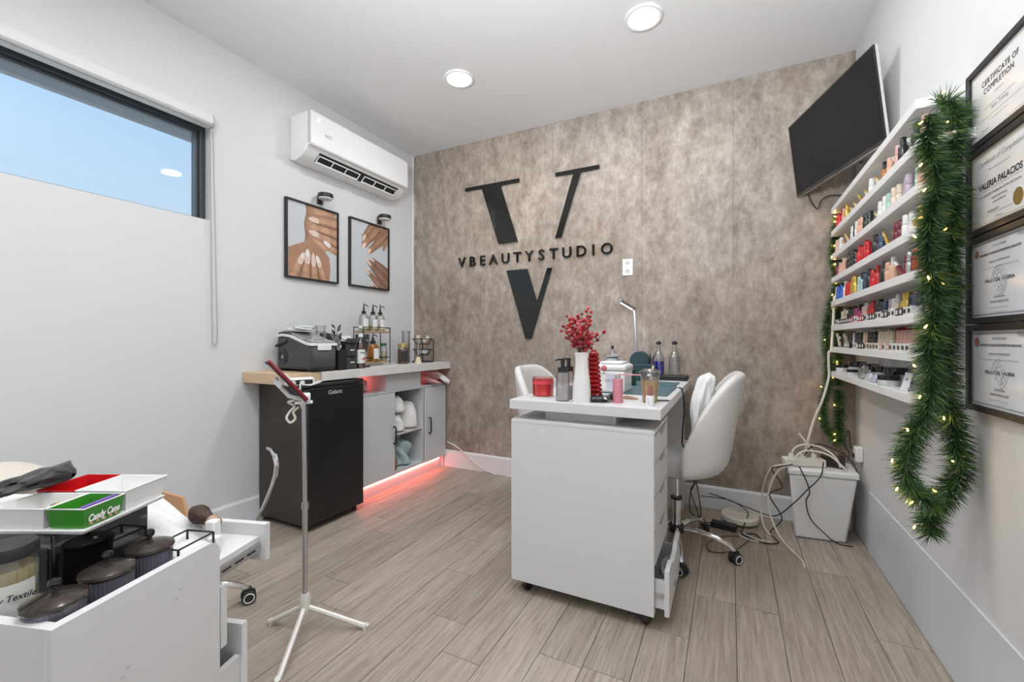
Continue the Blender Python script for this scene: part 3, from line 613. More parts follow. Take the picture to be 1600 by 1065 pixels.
# power strip on the fridge edge
t = thing('power_strip', 'white power strip with dark sockets lying on the fridge top edge', 'power strip', (-2.115, 1.60, .847), rz=.25)
t.location = (-2.10, 1.585, .8235); t.rotation_euler = (.10, 0, 1.15)
MB().box(-.075, -.026, 0.0, .075, .026, .042).build('body', wplas, t, bevel=.012)
MB().box(-.062, -.0275, .010, .062, -.0265, .034).build('socket_panel', black, t, smooth=False)
MB().cyl((-.035, -.0276, .022), (-.035, -.040, .022), .010).build('plug', wplas, t)
MB().cyl((.01, -.0276, .022), (.01, -.042, .022), .009).build('plug', wplas, t)
tag(MB().tube([(-2.065, 1.565, .845), (-2.045, 1.57, .83), (-2.03, 1.60, .825), (-2.045, 1.66, .835), (-2.06, 1.70, .838)], [.004, .004, .004, .009, .003]).build('usb_cable', wplas), 'white cable with a thick plug end resting on the fridge top', 'cable')
tag(MB().tube([(-2.055, 1.56, .845), (-2.05, 1.55, .80), (-2.045, 1.548, .74), (-2.05, 1.58, .66), (-2.06, 1.59, .60)], .004).build('power_cable', wplas), 'white cable hanging from the power strip down the fridge front', 'cable')
# ice maker
t = thing('ice_maker', 'large charcoal countertop ice maker with a white rimmed lid', 'ice maker', (-2.285, 1.775, DT), rz=-.08); 
L_, Wy = .172, .084
side = [(-L_, .012), (-L_, .205), (-.12, .212), (-.04, .205), (.06, .176), (.12, .160), (L_ - .004, .155), (L_, .14), (L_, .012)]
MB().prism(side, 'y', -Wy, Wy).build('body', darkg, t, bevel=.018)
rim = [(-L_ - .002, .2065), (-.12, .2135), (-.04, .2065), (.06, .1775), (.12, .1615), (L_ + .002, .1565)]
pl = [(x, z - .006) for x, z in rim] + [(x, z + .010) for x, z in rim[::-1]]
MB().prism(pl, 'y', -Wy - .002, Wy + .002).build('rim', wplas, t, bevel=.003)
MB().prism([(x, z + .0105) for x, z in rim[:3]] + [(x, z + .026) for x, z in rim[:3][::-1]], 'y', -Wy + .008, Wy - .008).build('rear_cover', darkg, t, bevel=.006)
lidp = rim[2:]
MB().prism([(x, z + .0105) for x, z in lidp] + [(x * .95, z + .024) for x, z in lidp[::-1]], 'y', -Wy + .008, Wy - .008).build('lid', M('smoky_plastic', (.30, .30, .29), .12, var=.25, scale=12, coat=.5), t, bevel=.006)
MB().box(L_ - .002, -.045, .125, L_ + .004, .045, .156).build('front_lip', wplas, t, bevel=.008)
MB().tube([(-.17, -Wy - .004, .150), (-.16, -Wy - .012, .148), (-.12, -Wy - .012, .165), (-.06, -Wy - .004, .180)], .007).build('handle', black, t)
mb = MB(); mb.M = Matrix.Translation((-.105, -Wy - .0005, .085)) @ Matrix.Rotation(PI / 2, 4, 'X')
mb.lathe([(.048, -.001), (.048, .002), (.040, .003), (.0001, .002)], n=28); fan = mb.build('fan_grille', black, t)
mb = MB(); mb.M = Matrix.Translation((-.105, -Wy - .0035, .085)) @ Matrix.Rotation(PI / 2, 4, 'X')
mb.lathe([(.012, 0), (.012, .0015), (.0001, .0015)], n=16); mb.build('fan_hub', M('hub_grey', (.3, .3, .3), .3, .3), fan)
for rr in (.018, .025, .032, .039):
    mb = MB(); mb.tube([(-.105 + rr * math.cos(a * PI / 12), -Wy - .0035, .085 + rr * math.sin(a * PI / 12)) for a in range(24)], .0012, 4, closed=True); mb.build('grille_ring', darkg, fan)
for x in (-.15, .14): MB().box(x - .02, -.075, 0, x + .02, .075, .013).build('foot', rubber, t)
IM = t
heap('plastic_wrap', 'crumpled clear plastic packaging on the ice maker lid', 'packaging', (-2.335, 1.775, DT + .242), .095, .055, .030, M('clear_wrap', (.66, .68, .69), .15, var=.3, scale=30), 41, .7)
# black holder box with clear pouch
t = thing('straw_holder', 'tall narrow black box with clear bags stuffed in, right of the ice maker', 'box', (-2.165, 1.905, DT), rz=0)
MB().box(-.045, -.038, 0, .045, .026, .125).build('box', black, t, bevel=.002)
MB().grid(lambda a, b: (-.035 + .06 * a, -.028 + .045 * b, .1255 + .085 * (1 - a) + .02 * math.sin(7 * b + 3 * a)), 8, 8).build('clear_bag', GL('film', (.85, .87, .86), .3, .12), t, solid=.002)
for x, y in ((-2.33, 1.93), (-2.40, 1.955)):
    pass
t = thing('cup_stack', 'tall stack of clear plastic cups standing behind the ice maker', 'cups', (-2.37, 1.945, DT))
for k in range(7): MB().lathe([(.0001, .012 + k * .036), (.026, .012 + k * .036), (.036, .06 + k * .036), (.038, .062 + k * .036)], n=20).build('cup', glassc, t)
MB().lathe([(.0001, 0), (.04, 0), (.04, .011), (.0001, .011)]).build('base', black, t)
t = thing('coffee_pod_rack', 'black panel organizer standing behind the drawer unit', 'organizer', (-2.36, 2.045, DT))
MB().prism([(-.11, 0), (.11, 0), (.11, .10), (.03, .215), (-.11, .235)], 'y', -.028, -.018).build('side_panel', darkg, t, bevel=.002)
MB().prism([(-.11, 0), (.11, 0), (.11, .10), (.03, .215), (-.11, .235)], 'y', .018, .028).build('side_panel', darkg, t, bevel=.002)
MB().box(-.11, -.0175, 0, -.10, .0175, .23).build('back_panel', black, t, bevel=.001)
for k in range(3): MB().box(-.099, -.0175, .05 + k * .055, .02, .0175, .055 + k * .055).build('shelf', black, t, smooth=False)
# drawer tower
t = thing('drawer_organizer', 'black two-drawer tabletop tower with white labels, black leaves on top', 'drawers', (-2.185, 1.995, DT))
MB().box(-.05, -.045, 0, .035, .045, .165).build('case', black, t, bevel=.003)
for k in range(2):
    d = MB().box(.0355, -.042, .006 + k * .078, .043, .042, .078 + k * .078).build('drawer', darkg, t, bevel=.003)
    MB().box(.0432, -.016, .040 + k * .078, .0442, .018, .047 + k * .078).build('label', wplas, d, smooth=False)
    MB().prism([(-.018, .078 + k * .078), (.018, .078 + k * .078), (.010, .068 + k * .078), (-.010, .068 + k * .078)], 'x', .0432, .044).build('finger_cutout', black_g, d, smooth=False)
d = MB().box(.0355, -.042, .164, .044, .042, .196).build('top_tray', darkg, t, bevel=.004); MB().box(-.05, -.045, .1655, .035, .045, .175).build('tray_floor', black, t, smooth=False)
heap('napkins', 'white napkins heaped in the black tray on the drawer tower', 'napkins', (-2.190, 1.995, DT + .1755), .035, .036, .035, towel, 51, .4)
t = thing('leaf_stem', 'small dark leafy twigs sticking up behind the drawer tower', 'plant', (-2.235, 2.0, DT + .12)); t.location = (-2.262, 1.975, DT)
MB().lathe([(.0001, 0), (.016, 0), (.018, .19), (.014, .19), (.013, .006), (.0001, .006)]).build('holder', black, t)
for k in range(7):
    a = k * 1.7; L2 = .03 + .01 * (k % 3); b = Vector((.004 * math.cos(a), .012 * math.sin(a), .19 + .012 * k)); q = b + Vector((.3 * L2 * math.cos(a), L2 * math.sin(a) * 1.0, L2 * .8))
    MB().tube([b - Vector((0, 0, .03)), b, (b + q) / 2, q], [.0015, .0015, .008, .0006], 6).build('leaf', M('dark_leaf', (.03, .025, .03), .3), t)
# syrup bottle
def tri_part(name, mat, prof, par, n=22): return MB().lathe(prof, n=n).build(name, mat, par)
p = at(563, 577, z=DT)
t = thing('syrup_bottle', 'tall clear syrup bottle, dark red syrup and white label, at the counter edge', 'bottle', (-2.150, 2.072, DT))
tri_part('liquid', M('dark_syrup', (.09, .012, .01), .1, var=.1, coat=.6), [(.0001, .002), (.0265, .002), (.0265, .145), (.018, .175), (.0001, .176)], t)
tri_part('glass', glass, [(.0001, 0), (.029, 0), (.029, .15), (.020, .18), (.012, .215), (.011, .262), (.0001, .262)], t)
tri_part('neck_label', M('label_white', (.80, .80, .79), .5), [(.0150, .205), (.0138, .225), (.0142, .225), (.0155, .205)], t)
tri_part('cap', wplas, [(.0135, .2625), (.0135, .280), (.0001, .280)], t)
mb = MB(); mb.grid(lambda a, b: (.0296 * math.cos(-1.5 + a * 2.4), .0296 * math.sin(-1.5 + a * 2.4), .035 + b * .088), 14, 2); lb = mb.build('label', MATS['label_white'], t)
text('Monin', .017, Matrix(((.25, 0, .97), (.97, 0, -.25), (0, 1, 0))), (.0300, -.004, .098), ink, lb, name='lettering', weight=.0003)
for k in range(4): MB().ball((.0300, -.010 + .007 * k, .062 + .006 * (k % 2)), .0055, 8, .7).build('printed_fruit', M('print_red', (.6, .06, .04), .4), lb)
# black tumbler / coffee mug machine
t = thing('coffee_maker', 'dark stepped coffee maker between the syrup bottle and the amber pump bottle', 'coffee maker', (-2.235, 2.170, DT))
MB().box(-.045, -.035, 0, .04, .035, .012).build('base', darkg, t, bevel=.004)
MB().box(-.045, -.034, .0125, .000, .034, .175).build('column', darkg, t, bevel=.008)
tri_part('brew_head', darkg, [(.028, .105), (.034, .125), (.036, .14), (.044, .165), (.046, .22), (.042, .226), (.0001, .226)], t)
MB().box(.044, -.012, .180, .0475, .010, .186).build('badge', MATS['logo_silver'], t, smooth=False)
# bottle rack with tiers
rack = thing('bottle_rack', 'two-tier black wire bottle rack with wooden trays', 'rack', (-2.37, 2.395, DT)); wy0, wy1 = -.13, .14
for z in (.028, .250):
    MB().box(-.045, wy0, z - .012, .045, wy1, z).build('tray', M('tray_wood', (.42, .30, .17), .5, var=.2, scale=10, stretch=(6, 1, 1)), rack, bevel=.001)
    zz = z + .028
    MB().tube([(-.05, wy0, zz), (.05, wy0, zz), (.05, wy1, zz), (-.05, wy1, zz)], .003, 6, closed=True).build('rail', blackm, rack)
for x in (-.048, .048):
    for y in (wy0 + .002, wy1 - .002): MB().cyl((x, y, 0), (x, y, .278), .0035, n=6).build('post', blackm, rack)
MB().tube([(0, wy1, .278), (0, wy1 + .045, .278), (0, wy1 + .052, .271), (0, wy1 + .052, .250), (0, wy1 + .045, .243), (0, wy1, .243)], .0038, 6).build('side_handle', blackm, rack)
def pump_bottle(loc, lab, liquid, level, r=.032, h=.115, tall=True, group=None, lblm='label_white', nm='pump_bottle'):
    t = thing(nm, lab, 'bottle', loc, random.uniform(.6, .9), group=group)
    tri_part('liquid', liquid, [(.0001, .003), (r - .003, .003), (r - .003, level), (.0001, level)], t)
    tri_part('glass', glass if liquid is not MATS.get('amber_glass') else liquid, [(.0001, 0), (r, 0), (r, h * .78), (r * .8, h * .93), (r * .42, h), (.0001, h)], t) if 1 else 0
    tri_part('collar', black, [(r * .48, h + .0005), (r * .50, h + .016), (r * .22, h + .022), (r * .16, h + .05), (.0001, h + .05)], t, 14)
    MB().tube([(0, 0, h + .05), (0, 0, h + .062), (.010, 0, h + .064), (.026, 0, h + .060), (.030, 0, h + .048)], [.0045, .0045, .004, .0035, .003], 8).build('spout', black, t)
    MB().cyl((0, 0, h + .060), (0, 0, h + .080), .0028, n=6).build('plunger', black, t)
    MB().grid(lambda a, b: ((r + .0008) * math.cos(-1.5 + a * 1.3), (r + .0008) * math.sin(-1.5 + a * 1.3), h * .15 + b * h * .55), 8, 2).build('label', MATS[lblm], t)
    return t
honey = M('pale_syrup', (.62, .50, .20), .15, var=.1)
for y, lb in ((2.315, 'left of the three pump syrup bottles on the rack top'), (2.405, 'middle of the three pump syrup bottles on the rack top'), (2.480, 'right of the three pump syrup bottles on the rack top')):
    pump_bottle((-2.37, y, DT + .2505), lb, honey, .045, .034, .125, group='pump syrup bottles on the rack top')
amber = M('amber_glass', (.30, .11, .015), .08, var=.15, coat=.6)
ap = pump_bottle((-2.35, 2.385, DT + .0285), 'wide amber pump bottle with two white labels on the lower rack', amber, .02, .042, .130)
for a_ in (-1.05, .35): MB().grid(lambda a, b: (.0430 * math.cos(a_ - .35 + a * .7), .0430 * math.sin(a_ - .35 + a * .7), .02 + b * .075), 6, 2).build('label', MATS['label_white'], ap)
t = lathe_thing('spice_jar', 'small glass jar with a green lid on the lower rack', 'jar', (-2.345, 2.49, DT + .0285), [
    ('content', M('pale_spice', (.55, .45, .28), .6, var=.3, scale=60), [(.0001, .002), (.023, .002), (.023, .07), (.0001, .07)]),
    ('glass', glass, [(.0001, 0), (.025, 0), (.025, .085), (.020, .10), (.020, .112), (.0001, .112)]),
    ('lid', M('green_lid', (.02, .14, .05), .4), [(.022, .1125), (.022, .132), (.0001, .132)])])
t = lathe_thing('instant_coffee_jar', 'squat glass jar of brown instant coffee with gold lid', 'jar', (-2.275, 2.625, DT), [
    ('coffee', M('coffee', (.20, .075, .02), .7, var=.5, scale=120, bump=.5), [(.0001, .002), (.038, .002), (.038, .112), (.0001, .112)]),
    ('glass', glass, [(.0001, 0), (.041, 0), (.042, .11), (.034, .128), (.0001, .128)]),
    ('lid', goldc, [(.040, .1285), (.040, .158), (.037, .160), (.0001, .160)])])
MB().grid(lambda a, b: (.0428 * math.cos(-1.2 + a * 1.3), .0428 * math.sin(-1.2 + a * 1.3), .02 + b * .08), 10, 2).build('label', M('dark_label', (.03, .03, .035), .5, var=.8, scale=50), t)
t = lathe_thing('glass_tumbler', 'tall clear glass standing behind the coffee jar', 'glass', (-2.36, 2.76, DT), [
    ('sleeve', M('bw_label', (.10, .10, .11), .4, var=.9, scale=45), [(.0001, 0), (.03, 0), (.031, .15), (.0001, .15)]),
    ('glass', glass, [(.031, .1505), (.033, .26), (.034, .26), (.032, .1505)])])
t = lathe_thing('reed_diffuser', 'small cream bottle with a feathery stopper in front of the pod carousel', 'diffuser', (-2.190, 2.705, DT), [
    ('bottle', M('cream_glass', (.70, .60, .42), .3), [(.0001, 0), (.028, 0), (.027, .01), (.017, .045), (.013, .052), (.0001, .052)]),
    ('stopper', GL('crystal', (.9, .9, .9), .35, .1), [(.009, .0525), (.014, .09), (.010, .14), (.008, .19), (.0001, .20)])])
# pod carousel
t = thing('pod_carousel', 'black wire coffee pod stand with two tiers at the wall end of the counter', 'rack', (-2.30, 2.90, DT)); t.scale = (1.32, 1.32, 1.25)
for z, r in ((.055, .062), (.125, .066)):
    mbs = MB(); mbs.tube([(r * math.cos(a * PI / 12), r * math.sin(a * PI / 12), z + .03) for a in range(24)], .003, 6, closed=True).build('hoop', blackm, t)
    MB().tube([(.6 * r * math.cos(a * PI / 12), .6 * r * math.sin(a * PI / 12), z - .005) for a in range(24)], .003, 6, closed=True).build('hoop', blackm, t)
    for k in range(6): MB().tube([(.6 * r * math.cos(k * PI / 3), .6 * r * math.sin(k * PI / 3), z - .005), (r * math.cos(k * PI / 3), r * math.sin(k * PI / 3), z + .03)], .0022, 5).build('spoke', blackm, t)
MB().cyl((0, 0, .01), (0, 0, .16), .004).build('post', blackm, t)
MB().tube([(.066 * math.cos(a * PI / 12), .066 * math.sin(a * PI / 12), .004) for a in range(24)], .004, 6, closed=True).build('base_ring', blackm, t)
for k in range(3): MB().tube([(0, 0, .01), (.066 * math.cos(k * 2.1), .066 * math.sin(k * 2.1), .004)], .003, 5).build('base_spoke', blackm, t)
MB().cyl((.05, .045, 0), (.05, .045, .155), .003).build('upright', blackm, t)
podm = [M('pod_white', (.75, .74, .72), .4), M('pod_cream', (.68, .56, .45), .4), M('pod_dark', (.05, .05, .06), .4), M('pod_bw', (.45, .45, .46), .4, var=.9, scale=70)]
for k in range(9):
    a = k * 2.4; r = .034 if k % 3 else .015; tier = 0 if k < 4 else 1
    z = DT + (.062 if tier == 0 else .136) + (.022 if k in (7, 8) else 0)
    q = thing('coffee_pod', 'small coffee capsule on the %s tier of the wire pod stand, %s' % (['lower', 'upper'][tier], ['left front', 'right front', 'left back', 'right back', 'left edge', 'centre', 'right edge', 'on top at left', 'on top at right'][k]), 'coffee pod', (-2.30 + 1.3 * r * math.cos(a), 2.90 + 1.3 * r * math.sin(a), DT + 1.25 * (z - DT) + .006), group='coffee capsules on the pod stand')
    q.rotation_euler = (random.uniform(-1, 1), random.uniform(-1, 1), 0)
    MB().lathe([(.0001, -.016), (.013, -.016), (.019, .012), (.023, .013), (.023, .015), (.0001, .017)], n=14).build('capsule', podm[[3, 3, 0, 3, 0, 1, 0, 1, 0][k]], q)
# curved chrome tube by the fridge
t = thing('chrome_tube', 'curved chrome tube leaning in front of the fridge side', 'tube', (-2.49, 1.56, 0))
MB(t.location).tube([(-2.37, 1.585, .450), (-2.32, 1.575, .448), (-2.275, 1.565, .425), (-2.25, 1.56, .38), (-2.252, 1.555, .32), (-2.285, 1.555, .25), (-2.34, 1.555, .16), (-2.40, 1.56, .08), (-2.45, 1.565, .012)], [.010, .013, .016, .016, .015, .013, .011, .010, .009], 10).build('tube', chrome, t)
#================================================================ FLOOR TRIPOD WITH TABLET
tb = Vector((-1.39, 1.073, 0))
t = thing('tablet_stand', 'white tripod floor stand with a thin pole, holding a red tablet', 'stand', tb, .91)
stw = M('ivory_metal', (.74, .72, .68), .35, .2)
MB().lathe([(.016, .070), (.018, .072), (.018, .128), (.013, .142), (.0001, .143)][::1], n=18).build('hub', stw, t)
for a, tip in ((0, (-1.206 + .004, 1.186)), (1, (-1.545, 1.045)), (2, (-1.255, .872))):
    d = Matrix.Rotation(-.91, 3, 'Z') @ Vector((tip[0] - tb.x, tip[1] - tb.y, 0)); u_ = d.normalized()
    lg = MB().tube([u_ * .012 + Vector((0, 0, .092)), d + Vector((0, 0, .010))], [.009, .0095], 8).build('leg', stw, t)
    MB().cyl(d * .97 + Vector((0, 0, .0)), d + u_ * .002 + Vector((0, 0, .019)), .0098, n=8).build('rubber_foot', stw, lg)
MB().cyl((0, 0, .143), (0, 0, .46), .0095).build('lower_pole', steel, t); MB().lathe([(.0125, .452), (.0125, .475), (.0001, .476)]).build('collar', steel, t)
MB().cyl((0, 0, .476), (-.004, 0, .838), .0075).build('upper_pole', steel, t)
MB().box(-.034, -.02, .838, .026, .02, .846).build('top_plate', wplas, t, bevel=.003)
MB().tube([(.0, 0, .850), (.002, 0, .856), (-.024, 0, .858), (-.052, 0, .868), (-.072, 0, .893), (-.088, 0, .918), (-.098, 0, .935)], .008, 8).build('arm', wplas, t)
MB().box(-.012, -.035, .846, .018, .035, .874).build('lower_clamp', wplas, t, bevel=.004)
mb = MB(); mb.M = Matrix.Translation((-.072, 0, .925)) @ Matrix.Rotation(-.70, 4, 'Y'); mb.box(-.026, -.020, -.015, -.0125, .020, .015); mb.box(.0155, -.020, -.015, .022, .020, .015); mb.box(-.026, -.0215, -.010, .022, -.0165 - .004, .010); mb.build('upper_clamp', wplas, t, bevel=.006)
for k in range(26):
    pass
coil = [(-.065 + .022 * math.cos(a * .5) + .004 * math.cos(a * 7), .0, .795 - .0 + .022 * math.sin(a * .5) * (1) + .004 * math.sin(a * 7)) for a in range(0, 13)]
MB().tube(smooth_path([(-.035, .0, .85), (-.055, .005, .845), (-.035, .01, .828), (-.048, .008, .812), (-.060, .0, .79), (-.048, -.004, .772), (-.032, 0, .785), (-.038, .004, .808), (-.02, .004, .825)], 5), .0042, 8).build('coiled_cord', M('ivory_cord', (.70, .66, .58), .5), t)
tab = thing('tablet', 'dark red cased tablet held upright at a slant on the tripod stand', 'tablet', tb + Matrix.Rotation(.91, 3, 'Z') @ Vector((-.062, 0, .922)), rot=(0, -.70, .91 + .10))
MB().box(.000, -.050, -.096, .013, .050, .094).build('case', M('wine_red_case', (.19, .012, .022), .35, var=.15), tab, bevel=.005)
MB().box(-.0035, -.046, -.098, -.0004, .046, .098).build('screen', black_g, tab, smooth=False)
MB().box(-.0065, -.04, .085, -.0036, .04, .100).build('camera_bump', M('blue_sheen', (.25, .35, .55), .2, .5), tab, bevel=.002)
#================================================================ NAIL DESK
DZ = .818; dx0, dx1, dy0, dy1 = -.838, -.222, 1.640, 3.0
t = thing('nail_desk', 'long white nail desk with a raised top against the concrete wall', 'desk', (-.53, 2.3, 0)); o = t.location
MB(o).box(dx0, dy0, DZ - .040, dx1, dy1, DZ).build('desktop', white, t, bevel=.002)
MB(o).box(-.70, dy0 + .065, .7365, -.40, dy0 + .32, DZ - .0405).build('riser_block', white, t, smooth=False)
MB(o).box(-.80, 2.93, 0, -.26, 2.975, DZ - .0405).build('end_panel', white, t, smooth=False)
MB(o).box(-.45, 2.03, .55, -.435, 2.929, DZ - .0405).build('back_panel', grey_lam, t, smooth=False)
dk = thing('drawer_pedestal', 'white drawer pedestal on black castors under the near end of the nail desk', 'drawer unit', (-.54, 1.83, 0)); o = dk.location
px0, px1, py0, py1 = -.830, -.247, 1.642, 2.02
MB(o).box(px0, py0, .056, px1 - .0, py0 + .016, .722).build('side_panel', white, dk, smooth=False)
MB(o).box(px0, py1 - .016, .056, px1 - .0, py1, .722).build('side_panel', white, dk, smooth=False)
MB(o).box(px0, py0, .7225, px1 + .002, py1, .7362).build('top_panel', white, dk, bevel=.001)
MB(o).box(px0, py0 + .0165, .056, px1, py1 - .0165, .070).build('bottom_panel', white, dk, smooth=False)
MB(o).box(px0, py0 + .0165, .0705, px0 + .012, py1 - .0165, .722).build('back_panel', white, dk, smooth=False)
zs = [.235, .36, .485, .61, .718]
for a, b in zip(zs, zs[1:]):
    d = MB(o).box(px1 - .014, py0 + .018, a + .003, px1 + .003, py1 - .018, b - .003).build('drawer', white, dk, bevel=.001)
    MB(o).prism([(py0 + .12, b - .003), (py1 - .12, b - .003), (py1 - .15, b - .022), (py0 + .15, b - .022)], 'x', px1 + .0032, px1 + .0042).build('finger_notch', M('notch_grey', (.30, .31, .32), .5), d, smooth=False)
# the lowest drawer stands open
ox = .052
d = MB(o); fx = px1 + ox
d.prism([(py0 + .004, .068), (py1 - .004, .068), (py1 - .004, .232), (py1 - .10, .232), (py1 - .13, .205), (py0 + .13, .205), (py0 + .10, .232), (py0 + .004, .232)], 'x', fx - .016, fx)
od = d.build('open_drawer', white, dk, smooth=False)
MB(o).box(px1 - .35, py0 + .022, .082, fx - .0165, py0 + .034, .185).build('drawer_side', white, od, smooth=False)
MB(o).box(px1 - .35, py1 - .034, .082, fx - .0165, py1 - .022, .185).build('drawer_side', white, od, smooth=False)
MB(o).box(px1 - .35, py0 + .0345, .082, fx - .0165, py1 - .0345, .088).build('drawer_floor', white, od, smooth=False)
MB(o).box(px1 + .002, py0 + .0185, .125, fx - .02, py0 + .0215, .140).build('slide_rail', steel, od, smooth=False)
for x in (px0 + .05, px1 - .04):
    for y in (py0 + .045, py1 - .045):
        cz = thing  # castor: fork and wheel
        fk = MB(o); fk.box(x - .016, y - .014, .040, x + .016, y + .014, .0555); fk = fk.build('castor', black, dk, bevel=.003)
        mb = MB(o); mb.M = Matrix.Translation((x + .004, y, .0235)) @ Matrix.Rotation(PI / 2, 4, 'Y') @ Matrix.Rotation(.5, 4, 'X'); mb.lathe([(.0001, -.013), (.020, -.013), (.0232, -.009), (.0232, .009), (.020, .013), (.0001, .013)], n=18); mb.build('wheel', black_g, fk)
MB(o).box(-.700, py0 - .0006, .682, -.672, py0 - .0001, .706).build('sticker', M('clear_sticker', (.72, .72, .71), .3), dk, smooth=False)
heap('grey_bag', 'grey plastic bag in the open bottom drawer of the pedestal', 'bag', (-.225, 1.85, .0885), .030, .10, .085, M('grey_bag', (.35, .36, .37), .4, var=.4, scale=25), 61, .5)
#---------------------------------------------------------------- castor chairs
def castor(par, p, ang):
    c = MB(); c.M = Matrix.Translation(p) @ Matrix.Rotation(ang, 4, 'Z'); c.box(-.012, -.012, .045, .012, .012, .062); c.prism([(-.028, .026), (-.024, .048), (.0, .056), (.024, .05), (.028, .03)], 'y', -.006, .006)
    f = c.build('castor', black, par, bevel=.002)
    for s_ in (-1, 1):
        c = MB(); c.M = Matrix.Translation(p) @ Matrix.Rotation(ang, 4, 'Z') @ Matrix.Translation((0, s_ * .015, .0265)) @ Matrix.Rotation(PI / 2, 4, 'X'); c.lathe([(.0001, -.008), (.024, -.008), (.0262, -.005), (.0262, .005), (.024, .008), (.0001, .008)], n=20); w = c.build('wheel', rubber, f)
        c = MB(); c.M = Matrix.Translation(p) @ Matrix.Rotation(ang, 4, 'Z') @ Matrix.Translation((0, s_ * .0235, .0265)) @ Matrix.Rotation(PI / 2, 4, 'X'); c.tube([(.018 * math.cos(a * PI / 10), .018 * math.sin(a * PI / 10), 0) for a in range(20)], .0022, 6, closed=True); c.build('hubcap_ring', wplas, f)
def shell_chair(name, lab, loc, rz, base_rot, detail=True, group=None):
    t = thing(name, lab, 'chair', loc, rz, group)      # local: back at +x, sitter faces -x
    seat = MB(); seat.lathe([(.0001, .405), (.17, .405), (.215, .425), (.232, .465), (.225, .50), (.19, .522), (.0001, .528)], (-.01, 0, 0), 32, 1.02, .98); seat.build('seat', leather, t)
    def rim(x):
        if x > .235: return .915
        if x > .06: return .60 + (x - .06) / .175 * .305
        return .47 + (x + .02) / .08 * .13
    def fn(a, b, off=0):
        ph = (a - .5) * 2 * 1.50           # angle from the back centre
        c, s_ = math.cos(ph), math.sin(ph); 
        xtop = .30 * c ** .75 if c > 0 else 0
        xt = .292 * (abs(c) ** .62); u_ = min(1, max(0, (xt - .04) / .235)); zt = .50 + .415 * (1 - (1 - u_) ** 1.45) if u_ > 0 else .50
        z = .43 + (zt - .43) * b
        lean = (z - .43) / .49
        rx = .215 + .085 * lean; ry = .245 + .02 * math.sin(min(1, lean) * PI) - .035 * max(0, lean - .6)
        if b < .12: k = 1 - .25 * (1 - b / .12) ** 2; rx *= k; ry *= k
        return (rx * (abs(c) ** .62) - off * c, ry * (1 if s_ > 0 else -1) * abs(s_) ** .8 - off * s_, z)
    sh = MB(); sh.grid(lambda a, b: fn(a, b), 33, 14); sh.build('back_shell', leather, t, solid=.042, sub=1)
    MB().lathe([(.0001, .395), (.09, .395), (.10, .404), (.0001, .4045)]).build('seat_plate', black, t)
    MB().cyl((0, 0, .26), (0, 0, .395), .014).build('piston', chrome, t); MB().cyl((0, 0, .125), (0, 0, .262), .025).build('gas_cylinder', chrome, t)
    MB().lathe([(.029, .255), (.029, .268), (.0001, .269)]).build('cylinder_collar', black, t)
    MB().lathe([(.036, .088), (.042, .095), (.042, .118), (.034, .126), (.0001, .1265)]).build('hub', black, t)
    for k in range(5):
        a = base_rot + k * 2 * PI / 5; c, s_ = math.cos(a), math.sin(a)
        MB().tube([(.035 * c, .035 * s_, .108), (.11 * c, .11 * s_, .112), (.19 * c, .19 * s_, .102), (.245 * c, .245 * s_, .078), (.268 * c, .268 * s_, .056)], [.014, .014, .013, .012, .010], 10).build('leg', chrome, t)
        castor(t, Vector((.272 * c, .272 * s_, 0)), a + .9)
    return t
hub = Vector((-.245, 2.365, 0))
shell_chair('shell_chair', 'white leather shell chair on chrome castor base, right of the nail desk', hub, 0, -.13)
shell_chair('shell_chair', 'white shell chair mostly hidden at the far left side of the nail desk', (-.852, 2.44, 0), PI - .05, .2)
# white fluffy robe leaning in the chair
t = thing('plush_throw', 'crumpled white cloth propped upright on the near chair seat', 'cloth', (-.105, 2.27, .53))
rnd = random.Random(4)
def th(a, b):
    w = .085 * math.sin(PI * min(1, .18 + .82 * a)) ** .5 * (1 - .25 * a); ph = b * 2 * PI
    r = 1 + .10 * math.sin(3 * ph + 4 * a) + .07 * math.sin(7 * ph - 8 * a) + .04 * math.sin(13 * ph + 11 * a)
    z = .0 + .385 * a; k = .02 if a > .99 else 1 - .3 * max(0, a - .7) / .3
    return (.058 * r * k * math.cos(ph) * (.85 if a < .97 else .45) - .04 * math.sin(a * 2.4) + .045 * a + .0, .135 * r * k * math.sin(ph) * (1 - .3 * a if a < .97 else .35), z)
mb = MB(); mb.grid(th, 22, 48); mb.build('cloth', towel, t, sub=1)
